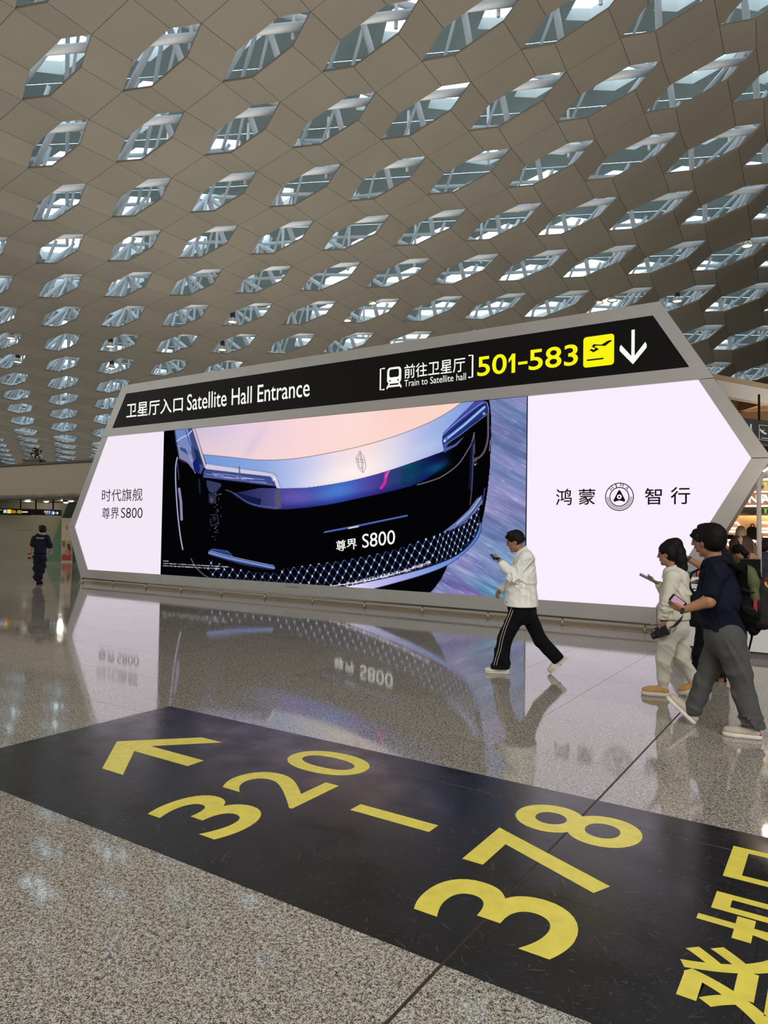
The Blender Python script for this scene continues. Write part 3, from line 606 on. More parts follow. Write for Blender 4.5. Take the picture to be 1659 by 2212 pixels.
# grille of crossed strokes with bright nodes
gr_top = [(448, 1207), (470, 1217), (500, 1226), (545, 1236), (598, 1238), (606, 1230), (640, 1224), (694, 1216), (711, 1215), (787, 1202), (856, 1186), (880, 1177), (949, 1152), (985, 1140), (1005, 1128), (1028, 1104), (1036, 1094)]
gr_bot = [(1032, 1142), (1015, 1170), (986, 1197), (939, 1218), (886, 1234), (806, 1252.6), (740, 1266), (640, 1270), (560, 1262), (470, 1252), (446, 1242)]
gm = inside(gr_top+gr_bot)
bend = np.interp(U, [440, 600, 740, 880, 960, 1000, 1035], [0, 0, 0, 4, 14, 26, 44]); per = np.interp(U, [440, 640, 800, 940, 1035], [17.0, 18.5, 18.5, 16, 11])
ph = np.interp(U, [440, 640, 800, 940, 1035], [0, 11.2, 20, 28, 36.4]); vv = (V-np.interp(U, [440, 640, 800, 940, 1035], [1240, 1250, 1225, 1185, 1130]))/np.interp(U, [440, 900, 1035], [17, 19, 15])
a_ = ph+vv*.55; b_ = ph-vv*.85
da = np.abs(a_-np.round(a_)); db = np.abs(b_-np.round(b_)); w1 = np.clip(1.35-da*15, 0, 1); w2 = np.clip(1.15-db*15, 0, 1)
nodeb = np.exp(-((da*8)**2+(db*8)**2)); bright = np.interp(U, [440, 700, 900, 1035], [.75, .95, 1.0, 1.25])
gcol = np.clip(w1*.8+w2*.6, 0, 1)[..., None]*(col(86, 122, 206)*.95)*bright[..., None]+(nodeb*bright)[..., None]*col(255, 246, 240)
img[:] = np.where(gm[..., None], np.clip(gcol+col(4, 4, 8), 0, 255), img)
# sparkling strip and lip of the bumper
lipo = smooth_path([(1037, 1128), (1038, 1144), (1029, 1165), (1005, 1191.6), (965, 1220.8), (912, 1242), (848.5, 1260.6), (790, 1276)])
lipi = smooth_path([(740, 1267), (806, 1253.6), (886, 1235), (939, 1219), (986.4, 1198), (1015.6, 1171.4), (1031, 1145), (1033, 1128)])
grad(lipo+[(735, 1290)]+lipi, [(740, col(250, 246, 255)), (800, col(196, 192, 240)), (860, col(170, 172, 226)), (930, col(128, 156, 222)), (1000, col(96, 140, 212)), (1040, col(80, 122, 200))])
line(lipi, 3.2, col(26, 30, 60), .9); line(smooth_path([(700, 1268), (780, 1256), (860, 1237), (925, 1215)]), 2.0, col(240, 238, 255), .9); line(lipo, 1.4, col(24, 34, 90), .8)
spark = vnoise(U/1.7, V/1.7, 7); strip = dist(smooth_path([(745, 1263), (806, 1249), (870, 1234), (925, 1215)])); m_ = ((strip < 4)*np.clip((spark-.45)*3, 0, 1))[..., None]; img[:] = img*(1-m_)+col(230, 228, 245)*m_
fill([(800, 1275), (848, 1264), (912, 1246), (958, 1228), (964, 1226), (952, 1250), (936, 1272), (918, 1290), (790, 1290)], col(4, 4, 8))
# bonnet ornament: plain outlined shield
for pth in ([(776, 974), (786, 990), (789, 1008), (783, 1021), (773, 1012), (767, 990), (776, 974)], [(776, 980), (781, 992), (783, 1006), (781, 1014), (775, 1008), (771, 992), (776, 980)], [(769, 996), (787, 1000)], [(768, 991), (786, 994)], [(776, 975), (782, 1020)]):
    line(pth, 1.1, col(120, 108, 128), .8)
for px_, py_, n_ in ((351, 1211.7, 9), (351, 1217, 142), (351, 1222, 122)):     # rows of tiny print too small to read
    x = px_
    while x < px_+n_:
        w_ = 1.2+RNG.random()*1.6
        if RNG.random() > .08: line([(x, py_+(x-351)*.055), (x+w_*.7, py_+(x+w_-351)*.055)], 1.7, col(225, 225, 235), .35+.6*RNG.random())
        x += w_
img = np.clip(img, 0, 255)/255.0; linc = np.where(img <= .04045, img/12.92, ((img+.055)/1.055)**2.4)
me = bpy.data.meshes.new('centre_screen'); nv = nx_*nz_; co = np.stack([Xg-B0.x, np.full_like(Xg, -SD), Zg], -1).reshape(-1, 3).astype(np.float32)
ii, jj = np.meshgrid(np.arange(nx_-1), np.arange(nz_-1), indexing='ij'); k0 = (ii*nz_+jj).ravel(); fc = np.stack([k0, k0+nz_, k0+nz_+1, k0+1], 1).astype(np.int32)
me.vertices.add(nv); me.vertices.foreach_set('co', co.ravel()); me.loops.add(len(fc)*4); me.loops.foreach_set('vertex_index', fc.ravel())
me.polygons.add(len(fc)); me.polygons.foreach_set('loop_start', np.arange(0, len(fc)*4, 4, dtype=np.int32)); me.update(calc_edges=True)
at = me.color_attributes.new('picture', 'FLOAT_COLOR', 'POINT'); at.data.foreach_set('color', np.concatenate([linc.reshape(-1, 3), np.ones((nv, 1))], 1).astype(np.float32).ravel())
m = bpy.data.materials.new('centre_led_picture'); m.use_nodes = True; nt = m.node_tree; nt.nodes.clear()
a = nt.nodes.new('ShaderNodeAttribute'); a.attribute_name = 'picture'; e = nt.nodes.new('ShaderNodeEmission'); o_ = nt.nodes.new('ShaderNodeOutputMaterial')
nt.links.new(a.outputs['Color'], e.inputs[0]); nt.links.new(e.outputs[0], o_.inputs[0])
centre = link('centre_screen', me, m, board)
def tilted(body, o3, x3, y3, bold):
    P0_, P1_, P2_ = [Vector((XZ(*p)[0]-B0.x, -SDY, XZ(*p)[1])) for p in (o3, x3, y3)]
    text_on(body, P0_, P1_-P0_, P2_-P0_, M['sign_white'], centre, 'lettering', bold)
tilted('\u5c0a\u754c', (725, 1192), (770, 1186), (724, 1168), 0.007); tilted('S800', (781, 1184), (852, 1175), (781, 1154), 0.002)
# ------------------------------------------------------------------ low steel rail
RY = 12.60
rail = empty('guard_rail', (-10, RY, 0)); tag(rail, 'low brushed steel guard rail on short posts before the display board', 'guard rail')
MB().tube([(-8.80, .03, .15), (-8.76, 0, .15), (7.23, 0, .15), (7.33, 0.02, .155), (7.37, .1, .16)], .021, 12).build('rail_tube', M['steel'], rail, True)
posts_px = [178, 243, 315, 391, 478, 572, 675, 787, 912, 1054, 1214.6, 1393]
for i, px in enumerate(posts_px):
    x = at_floor(px, 1260+(px-178)*.0884).x if False else None
    d = ray(px, 1260+(px-178)*.0884); x = d[0]*RY/d[1]+10
    p = MB().lathe([(0, 0), (.045, 0), (.045, .010), (.02, .014), (.017, .016), (.017, .135)], (x, 0, 0), 14).build('post', M['steel'], rail, True)
# ------------------------------------------------------------------ far left: balcony, walls, signs
def cam_quad(pts, D): return [at_depth(px, py, d) for (px, py), d in zip(pts, D)]
M['wall_beige'] = mat('beige_wall', (122, 118, 98), 0.6, noise=(.6, .03)); M['fascia'] = mat('taupe_fascia_panel', (88, 83, 76), 0.55)
M['soffit'] = mat('mottled_soffit', (92, 84, 62), 0.5, noise=(1.2, .35)); M['green'] = mat('green_glass_wall', (84, 112, 92), 0.25); M['dkgreen'] = mat('dark_green_glass', (44, 58, 54), 0.25)
DW = 33.5
def onwall(px, py, D=DW): 
    p = at_depth(px, py, D); return p
# wall at the back left, standing on the floor
def wall_line(px, D): 
    p = at_depth(px, 1212, D); return Vector((p.x, p.y, 0))
a, b = wall_line(-420, DW), wall_line(620, DW)
dirw = (b-a).normalized(); nrm = Vector((-dirw.y, dirw.x, 0)); nrm = nrm if nrm.dot(a) > 0 else -nrm
wl = MB().prism([a, b, b+Vector((0, 0, 4.2)), a+Vector((0, 0, 4.2))], nrm*.3).build('wall_left', M['wall_beige']); tag(wl, kind='structure')
def wp(px, py, off=0.0):
    """point on the back left wall, off metres in front"""
    d = Vector(ray(px, py)); o_ = Vector((0, 0, CAM_H)); t = ((a-nrm*off)-o_).dot(nrm)/d.dot(nrm); p = o_+d*t; p.z = max(p.z, 0.0); return p
def slab(name, pts, off, th, m, parent): 
    P = [wp(x, y, off) for x, y in pts]; return MB().prism(P, nrm*th).build(name, m, parent)
slab('green_panel', [(147, 1087), (620, 1060), (620, 1260), (95, 1213.5)], .12, .1, M['green'], wl)
slab('dark_glass_panel', [(147, 1087), (190, 1085), (190, 1118), (134, 1118)], .16, .05, M['dkgreen'], wl)
slab('access_panel', [(54, 1113), (80, 1113), (66, 1145.5), (38, 1145.5)], .02, .03, M['wall_beige'], wl)
ps = empty('poster_stand', tuple(wp(144, 1213.5, .5)*1.0)); ps.location.z = 0
tag(ps, 'cream poster panel with a red illustration standing by the green wall', 'poster'); P0 = ps.location.copy()
cream = mat('cream_board', (168, 156, 132), 0.5)
def pquad(name, pts, off, m, th=.03):
    MB().prism([wp(x, y, off)-P0 for x, y in pts], nrm*th).build(name, m, ps)
pquad('board_panel', [(133, 1119), (156, 1119), (156, 1214.5), (132, 1214)], .45, cream, .08)
pquad('poster_sheet', [(133.5, 1167), (153, 1167), (153, 1210), (133, 1210)], .47, mat('poster_paper', (150, 138, 112), .5), .01)
pquad('red_ground', [(133, 1199), (139, 1196), (146, 1200), (153, 1198), (153, 1210), (133, 1210)], .49, mat('poster_red', (150, 40, 32), .5), .01)
pquad('figure_hair', [(145, 1176), (148, 1173.5), (150, 1177), (152.5, 1184), (152, 1191), (149, 1188), (146, 1182)], .49, mat('poster_black', (36, 34, 32), .5), .01)
pquad('figure_dress', [(142, 1188), (145, 1183), (149, 1187), (151, 1192), (149, 1200), (142, 1200)], .50, mat('poster_pink', (176, 84, 84), .5), .01)
for k in range(4): pquad('caption_line', [(134, 1169+k*3.4), (140, 1169+k*3.4), (140, 1170.8+k*3.4), (134, 1170.8+k*3.4)], .49, mat('caption_ink', (80, 66, 56), .5), .01)
pquad('red_mark', [(143.5, 1135.5), (145.5, 1135.5), (145.5, 1143), (143.5, 1143)], .49, mat('poster_red_ink', (150, 50, 40), .5), .01)
# balcony in front of the wall
def fas(px, py): return at_depth(px, py, 31-(px/200.0)*3.0)
bal = empty('trim_1', tuple(fas(90, 1075))); tag(bal, kind='structure'); F0 = bal.location.copy()
ftop = lambda x: 1007-(x/200)*11.5; fbot = lambda x: 1076.5-(x/200)*4.5
e = [-390+44*k for k in range(9)]; seams = [-386, -342, -298, -254, -210, -166, -122, -80, -38, 6, 47, 90, 134, 181, 230, 282, 340, 400, 470]
back = Vector((-FX[0]*0, 0, 0)); dep = Vector((FX[0], FX[1], 0)).normalized()
for x0, x1 in zip(seams, seams[1:]):
    q = [fas(x0+.55, fbot(x0)), fas(x1-.55, fbot(x1)), fas(x1-.55, ftop(x1)), fas(x0+.55, ftop(x0))]
    MB().prism([p-F0 for p in q], dep*.06).build('fascia_panel', M['fascia'], bal)
q = [fas(-386, fbot(-386)+1.5), fas(470, fbot(470)+1.5)]
MB().prism([q[0]-F0, q[1]-F0, q[1]-F0+dep*7, q[0]-F0+dep*7], (0, 0, .15)).build('soffit', M['soffit'], bal)
MB().prism([fas(-386, fbot(-386)+.5)-F0+dep*.07, fas(470, fbot(470)+.5)-F0+dep*.07, fas(470, ftop(470)+.5)-F0+dep*.07, fas(-386, ftop(-386)+.5)-F0+dep*.07], dep*.1).build('fascia_core', mat('pale_joint', (150, 138, 120), .6), bal)
MB().tube([fas(-386, ftop(-386)-.6)-F0, fas(470, ftop(470)-.6)-F0], .05, 6).build('coping', M['fascia'], bal)
MB().tube([fas(-386, fbot(-386)+.4)-F0, fas(470, fbot(470)+.4)-F0], .05, 6).build('lower_edge', M['fascia'], bal)
# round downlights under the balcony
M['lamp_white'] = glow('warm_lamp_light', (255, 236, 205), 4.0); M['red_ring'] = mat('dark_lamp_ring', (70, 34, 20), .4)
for (px, py), lb in zip(((75.5, 1079.5), (119, 1081.5), (130.5, 1078.3)), ('lit downlight above the gap between the two black hanging signs', 'lit downlight above the pointed end of the right hanging sign', 'lit downlight farthest right under the balcony')):
    p = fas(px, py)+dep*1.0; r = empty('downlight', tuple(p)); tag(r, lb, 'downlight')
    MB().lathe([(.04, .1), (.13, .1), (.14, .0), (.12, -.02)], seg=16).build('lamp_ring', M['red_ring'], r)
    MB().lathe([(.001, -.075), (.08, -.06), (.12, -.015), (.001, .03)], seg=16).build('lamp_lens', M['lamp_white'], r)
for k, px in enumerate((-300, -190, -80, 20, 100, 175)):
    l = bpy.data.lights.new('balcony_downlight', 'POINT'); l.energy = 46; l.color = (1, .93, .8); l.shadow_soft_size = .1; o = bpy.data.objects.new('balcony_downlight', l); C.objects.link(o); o.location = fas(px, fbot(px)+6)+dep*1.6
# two hanging direction signs
def hang_sign(name, x0, x1, yt, yb, lb):
    D = 28.2; c0 = at_depth((x0+x1)/2, (yt+yb)/2, D); r = empty(name, tuple(c0)); tag(r, lb, 'hanging sign', None)
    W = lambda px, py, off=0: at_depth(px, py, D-off)-c0
    MB().prism([W(x0, yb-1), W(x0+1, yb), W(x1-1, yb+1.6), W(x1, yb+.5), W(x1, yt+2.6), W(x1-1, yt+1.8), W(x0+1, yt), W(x0, yt+1)], dep*.2).build('sign_box', M['black'], r)
    for f in (.2, .78):
        xx = x0+(x1-x0)*f; MB().tube([W(xx, yt+1), W(xx+.3, 1079)], .03, 6).build('hanger_rod', M['black'], r)
    return r, W
ly = mat('lit_amber', (240, 190, 30), .5, emit=(240, 190, 30), estr=.8); lb_ = mat('lit_blue', (60, 110, 200), .5, emit=(70, 120, 210), estr=.8)
r, W = hang_sign('direction_sign', -20, 62.5, 1097.5, 1111.5, 'black hanging sign reading 501-583 in yellow, left of the pair')
def sq(name, x0, x1, y0, y1, m, W, r, off=.02): return mesh_obj(name, [W(x0, y1, off), W(x1, y1, off), W(x1, y0, off), W(x0, y0, off)], [(0, 1, 2, 3)], m, r)
sq('blue_square', 7, 14.5, 1100.5, 1108.5, lb_, W, r); sq('yellow_square', 15.5, 24, 1100.5, 1108.8, ly, W, r)
text_on('501-583', W(25, 1108.6, .02), W(47, 1109, .02)-W(25, 1108.6, .02), W(25, 1102, .02)-W(25, 1108.6, .02), ly, r)
sq('white_print', 48, 60, 1105, 1107, M['sign_white'], W, r)
text_on('\u2196', W(-2, 1107, .02), W(5, 1107, .02)-W(-2, 1107, .02), W(-2, 1101, .02)-W(-2, 1107, .02), ly, r, 'arrow')
for k in (0, 1): sq('toilet_figure', 8.4+k*3, 10.2+k*3, 1102, 1107.5, M['sign_white'], W, r, .04)
r, W = hang_sign('direction_sign', 64.5, 129, 1099.6, 1112.2, 'black hanging sign reading Nursery with a white arrow, right of the pair')
text_on('\u6bcd\u5a74\u5ba4', W(95, 1108, .02), W(109, 1108.4, .02)-W(95, 1108, .02), W(95, 1103, .02)-W(95, 1108, .02), M['sign_white'], r)
text_on('Nursery', W(98, 1111.5, .02), W(109, 1112, .02)-W(98, 1111.5, .02), W(98, 1109, .02)-W(98, 1111.5, .02), M['sign_white'], r)
sq('blue_square', 110.5, 118.5, 1104, 1111.8, lb_, W, r); sq('baby_figure', 114, 117, 1106, 1110.8, M['sign_white'], W, r, .04)
text_on('\u2192', W(119.5, 1111.5, .02), W(126.5, 1111.8, .02)-W(119.5, 1111.5, .02), W(119.5, 1104.5, .02)-W(119.5, 1111.5, .02), M['sign_white'], r, 'arrow', .02)
# planter with flowers behind the balcony edge
pl = empty('planter_box', tuple(fas(50, 1006)+dep*.9)); tag(pl, 'taupe planter box standing behind the balcony edge', 'planter'); P1 = pl.location.copy()
MB().box(-.42, .30, -.1, .4, -.35, .36).box(-.45, .33, -.13, .43, .30, .37).build('box', M['fascia'], pl); pl.rotation_euler = (0, 0, .58)
def bouquet(px, py, s, cols, lb, n=26):
    r = empty('flower_arrangement', tuple(fas(px, py)+dep*.9)); tag(r, lb, 'flowers')
    ms = [mat('petals', c_, .6) for c_ in cols]
    for mi, m_ in enumerate(ms):
        mb = MB()
        for k in range(n):
            v = Vector(RNG.normal(0, 1, 3)).normalized()*s*RNG.uniform(.2, 1); v.z *= 1.2; w = s*.28
            t = Vector(RNG.normal(0, 1, 3)).normalized()*w; u_ = t.orthogonal().normalized()*w*.6
            mb.add([v-t, v+u_, v+t, v-u_], [(0, 1, 2, 3)])
        mb.build('foliage' if mi == 0 else 'blossom', m_, r)
    MB().tube([(0, 0, -s*1.6), (0, 0, 0)], s*.08, 6).build('stem', ms[0], r)
bouquet(55, 972, .24, [(52, 44, 24), (120, 100, 60), (84, 66, 30)], 'tall brown dried flower arrangement above the planter box')
bouquet(70, 998, .2, [(60, 30, 24), (120, 34, 38)], 'low dark red flowers right of the planter box')
bouquet(171, 994, .16, [(40, 42, 34), (70, 66, 56)], 'small dark plant on the balcony edge beside the display board')
# wall closing the far end of the hall above the balcony
M['far_wall'] = mat('pale_green_far_wall', (150, 160, 138), .7)
p, q = at_depth(-900, 1000, 100), at_depth(2300, 1000, 100)
fw = MB().prism([Vector((p.x, p.y, -.1)), Vector((q.x, q.y, -.1)), Vector((q.x, q.y, 16)), Vector((p.x, p.y, 16))], dep*.4).build('wall_back', M['far_wall']); tag(fw, kind='structure')
M['hall_wall'] = mat('warm_grey_hall_wall', (150, 144, 132), .6)
for nm, b6 in (('wall_front', (-95, 16, -14.4, -14, 0, 20)), ('wall_side', (16, 16.4, -14.4, 90, 0, 20)), ('wall_far_side', (-95.4, -95, -14.4, 60, 0, 20))):
    tag(MB().box(*b6).build({'wall_side': 'wall_east', 'wall_far_side': 'wall_west'}.get(nm, nm), M['hall_wall']), kind='structure')
# ------------------------------------------------------------------ pendant hall lamps seen through the ceiling openings
M['lamp_body'] = mat('black_lamp_housing', (24, 24, 26), .4); M['lamp_shade'] = mat('aluminium_reflector', (190, 180, 165), .3, .6); M['lamp_glow'] = glow('warm_reflector_light', (255, 232, 180), 7.0)
lamps = [(238, 750), (241, 797), (502, 697), (480, 757), (749, 694), (803, 656), (1292, 655), (1323, 650), (1463, 652), (1614, 533), (24, 732), (38, 783)]
words = ['over the left end of the black sign, lower one', 'nearest the left corner of the black sign', 'above the word Entrance, higher of two', 'above the word Entrance, lower of two', 'with blue tint above the sign middle', 'brightly lit above the middle of the sign', 'lit, left of the pair above the yellow square', 'lit, right of the pair above the yellow square', 'above the slanted right end of the sign', 'highest one at the far right', 'near the left edge of the view, upper', 'near the left edge of the view, lower']
for (px, py), w_ in zip(lamps, words):
    # walk the sight line until it meets the ceiling surface, hang the lamp just above the opening
    d = ray(px, py); t = 8.0
    while t < 75:
        P_ = Vector((d[0]*t, d[1]*t, CAM_H+d[2]*t))
        if P_.z > CAM_H+(surf(P_.x/SC_C, P_.y/SC_C)-CAM_H)*SC_C+.15: break
        t += .1
    r = empty('pendant_lamp', tuple(P_)); tag(r, 'hall lamp in a ceiling opening '+w_, 'ceiling lamp')
    MB().lathe([(.001, .55), (.12, .55), (.13, .3), (.1, .25), (.001, .25)], seg=14).build('lamp_housing', M['lamp_body'], r, True)
    MB().lathe([(.1, .27), (.16, .2), (.24, .06), (.26, 0), (.25, 0), (.14, .19)], seg=16).build('reflector', M['lamp_shade'], r, True)
    MB().lathe([(.001, .04), (.2, .04), (.2, .09), (.001, .09)], seg=14).build('bulb_disc', M['lamp_glow'], r)
    MB().tube([(0, 0, .5), (0, 0, 1.7)], .02, 6).build('suspension_cable', M['lamp_body'], r)
# ------------------------------------------------------------------ right: counter, shop, mast lamp, hanging sign
M['counter'] = mat('white_counter', (206, 204, 202), .3); M['warm_wall'] = mat('warm_shop_wall', (196, 152, 106), .55); M['shop_light'] = glow('shop_light_line', (255, 246, 236), 2.2)
ct = empty('counter', (-.3, 10.85, 0)); tag(ct, 'long white counter behind the walking group', 'counter')
MB().box(-1.62, 3.2, 0, .7, .10, 1.02).build('body', M['counter'], ct); MB().box(-1.58, 3.2, .06, .66, 0, .10).build('plinth', mat('grey_plinth', (96, 96, 98), .4), ct)
MB().box(-1.66, 3.24, -.04, .74, 1.02, 1.075).build('worktop', mat('counter_top', (226, 224, 218), .25), ct)
def device(name, px0, px1, py0, py1, Y, d, colr, lb, cat):
    A_, B_ = at_y(px0, py1, Y), at_y(px1, py0, Y); r = MB().box(0, B_.x-A_.x, 0, d, 0, B_.z-1.076)
    o = empty(name, (A_.x, Y, 1.076)); tag(o, lb, cat); m_ = mat(name+'_shell', colr, .45)
    w, h = B_.x-A_.x, B_.z-1.076
    MB().box(0, w, 0, d, 0, h*.82).build('box_body', m_, o); MB().box(-.004, w+.004, -.004, d+.004, h*.82+.002, h).build('box_lid', m_, o)
device('storage_box', 1484, 1503, 1235, 1242, 11.0, .2, (84, 96, 98), 'grey box on the counter behind the woman in white', 'box')
device('storage_box', 1507, 1524, 1236, 1242, 11.0, .2, (206, 88, 40), 'orange box on the counter beside the grey box', 'box')
# dark monitor back and till behind the counter
tl = empty('till_screen', tuple(at_y(1612, 1255, 11.25))); tl.location.z = 1.076; tag(tl, 'dark flat screen seen from behind on the counter', 'monitor')
A_, B_ = at_y(1599, 1240, 11.25), at_y(1643, 1209, 11.25)
MB().box(A_.x-tl.location.x, B_.x-tl.location.x, -.02, .02, .06, B_.z-1.076).build('display_panel', M['black'], tl); MB().box(A_.x-tl.location.x, B_.x-tl.location.x, -.022, .022, B_.z-1.076, B_.z-1.068).build('top_edge', M['steel'], tl); MB().box(-.05, .05, -.08, .08, 0, .012).box(-.02, .02, .01, .03, .01, .1).build('stand', M['black'], tl)
# shop: back wall, floor slab, header with lettering, light lines
YS = 17.2
def shop_pt(px, py, Y=YS): return at_y(px, py, Y)
x0 = shop_pt(1480, 1100).x; x1 = 8.0
sw = MB().box(x0, x1, YS, YS+.2, 0, 3.05).build('wall_right', M['warm_wall']); tag(sw, kind='structure')
z_hdr0, z_hdr1 = at_y(1640, 1108, 15.2).z, at_y(1640, 1042, 15.2).z
xh0 = at_y(1520, 1100, 15.2).x
M['header'] = mat('bronze_header', (176, 128, 92), .4); M['mosaic'] = mat('gold_mosaic', (206, 160, 104), .35, noise=(9, .45))
hd = empty('shop_header', (xh0, 15.2, 0)); tag(hd, 'bronze shop header with glowing white serif capitals', 'shop sign')
zz = lambda py: at_y(1640, py, 15.2).z
MB().box(0, 8, 0, 1.85, zz(1108), zz(1097)).build('soffit_band', mat('dark_band', (58, 44, 30), .5, noise=(6, .4)), hd)
MB().box(0, 8, 0, .3, zz(1096), zz(1064)).build('name_band', M['header'], hd); MB().box(0, 8, .05, .3, zz(1062), zz(1036)).build('mosaic_band', M['mosaic'], hd)
for py0, py1 in ((1063.6, 1061), (1094.5, 1091.5), (1038, 1034)): MB().box(0, 8, -.03, 0, zz(py0), zz(py1)).build('light_line', M['shop_light'], hd)
pxo = lambda px, py: at_y(px, py, 15.17)-hd.location
for ch, c0, c1 in (('O', 1594, 1617), ('N', 1617, 1637), ('T', 1637, 1653), ('A', 1643.5, 1664), ('G', 1667, 1688), ('N', 1690, 1712)):
    pa, pb = pxo(c0, 1086.5), pxo(c1, 1068.5)
    vs, fs = text_mesh(ch, .02); V2 = [(pa.x+(pb.x-pa.x)*s, -.03, pa.z+(pb.z-pa.z)*t) for s, t in vs]
    if ch != 'G' and not (ch == 'N' and c0 > 1680): mesh_obj('letter', V2, fs, M['shop_light'], hd)
# wall lights drawn as folded lines
def light_path(pts, name='wall_light_line'):
    return MB().tube([shop_pt(px, py, YS-.05)-shop_pt(pts[0][0], pts[0][1], YS-.05) for px, py in pts], .022, 6)
wls = [([(1580, 1129), (1592, 1129), (1604.5, 1141.5), (1572, 1141)], 'folded white light line highest on the shop wall'), ([(1568, 1147.8), (1612, 1148.3)], 'straight white light line behind the mannequin head'), ([(1578, 1160), (1610, 1160.5)], 'straight white light line along the shelf'), ([(1586, 1167), (1567, 1167), (1569, 1172), (1573, 1177), (1579.5, 1178.7)], 'curved white light line left of the mannequin shoulder'), ([(1612, 1167.5), (1629.5, 1168), (1637, 1175)], 'bent white light line right of the mannequin'), ([(1643.5, 1129), (1680, 1129)], 'upper light line right of the white mast'), ([(1643.5, 1142), (1680, 1142)], 'second light line right of the white mast'), ([(1643.5, 1149), (1680, 1149)], 'third light line right of the white mast'), ([(1648, 1161), (1680, 1161.5)], 'fourth light line right of the white mast'), ([(1645, 1168), (1680, 1168.5)], 'lowest light line right of the white mast')]
for pts, lb in wls:
    o = light_path(pts).build('wall_light', M['shop_light']); o.location = shop_pt(pts[0][0], pts[0][1], YS-.05); tag(o, lb, 'wall light')
shelf = MB().box(0, 6, 0, .35, 0, .05).build('wall_shelf', mat('dark_shelf', (60, 46, 34), .4)); shelf.location = shop_pt(1555, 1164.5, YS-.36); tag(shelf, 'long dark shelf on the warm shop wall', 'shelf')
def backpack(px, py0, py1, w, Y, colr, lb):
    p0, p1 = shop_pt(px, py1, Y), shop_pt(px, py0, Y); h = p1.z-p0.z; r = empty('backpack', tuple(p0)); tag(r, lb, 'backpack'); m_ = mat('pack_fabric', colr, .7)
    prof = [(-.5, 0), (.5, 0), (.52, .3), (.46, .72), (.3, .93), (0, 1), (-.3, .93), (-.46, .72), (-.52, .3)]
    MB().prism([(x*w, 0, z*h) for x, z in prof], (0, .16, 0)).build('pack_body', m_, r); MB().prism([(x*w*.8, -.05, .08*h+z*h*.4) for x, z in prof], (0, .05, 0)).build('front_pocket', m_, r)
    MB().tube([(w*.15*math.cos(a_), .08, h*.97+.06*math.sin(a_)) for a_ in np.linspace(0, math.pi, 8)], .012, 6).build('top_handle', M['black'], r)
backpack(1624.5, 1137, 1163.5, .24, YS-.25, (92, 82, 84), 'grey backpack standing on the shop shelf'); backpack(1633, 1178, 1200, .17, YS-.9, (150, 120, 84), 'tan backpack beside the mannequin')
device2 = empty('shoulder_bag', tuple(shop_pt(1563, 1163.5, YS-.25))); tag(device2, 'flat dark bag lying at the left end of the shop shelf', 'bag')
MB().box(0, .2, 0, .15, 0, .085).build('bag_body', mat('bag_leather', (86, 66, 62), .5), device2); MB().tube([(.04, -.01, .06), (.16, -.01, .06)], .008, 6).build('zip', M['steel'], device2)
# green exit sign hanging in the shop
gs = empty('exit_sign', tuple(shop_pt(1653, 1100, 14.9))); tag(gs, 'small green lit exit pictogram hanging in the shop', 'exit sign'); gm_ = glow('green_exit_light', (120, 200, 70), 1.0)
MB().box(-.03, .05, 0, .02, .0, .012).box(-.012, .022, 0, .02, -.07, .0).build('pictogram', gm_, gs)
# white mast with a lamp head
ms_ = empty('mast_lamp', tuple(at_y(1640, 1300, 11.35))); ms_.location.z = 1.076; tag(ms_, 'white curved mast on the counter carrying a rectangular lamp head', 'lamp'); mo = ms_.location.copy()
pts = [at_y(px, py, 11.35)-mo for px, py in ((1640.5, 1215), (1640, 1150), (1639.5, 1100), (1639, 1060), (1639.2, 1047), (1641, 1039), (1645, 1031), (1651, 1025), (1662, 1019))]
pts[0].z = 0
MB().tube(pts, .032, 14).build('mast', mat('grey_white_mast', (176, 166, 162), .35), ms_, True)
c_ = at_y(1664, 1014, 11.35)-mo; MB().prism([c_+Vector((-.10, 0, -.02)), c_+Vector((-.04, 0, -.075)), c_+Vector((.12, 0, .06)), c_+Vector((.06, 0, .115))], (0, .12, 0)).build('lamp_head', M['shop_light'], ms_)
bl = bpy.data.lights.new('mast_lamp_light', 'POINT'); bl.energy = 14; bl.color = (1, .82, .55); bl.shadow_soft_size = .08; bo = bpy.data.objects.new('mast_lamp_light', bl); C.objects.link(bo); bo.location = at_y(1661, 1012, 11.9)
for k in range(3):
    l = bpy.data.lights.new('shop_ceiling_light', 'AREA'); l.size = 1.6; l.energy = 170; l.color = (1, .78, .5); o = bpy.data.objects.new('shop_ceiling_light', l); C.objects.link(o); o.location = (xh0+1.2+k*2.4, 16.6, 2.6)
l = bpy.data.lights.new('canopy_fill', 'AREA'); l.size = 2.5; l.energy = 70; l.color = (1, .88, .7); o = bpy.data.objects.new('canopy_fill', l); C.objects.link(o); o.location = (0.2, 15.6, 3.4); o.rotation_euler = (math.pi, 0, 0)  # added area light without a fixture, brightens the canopy underside
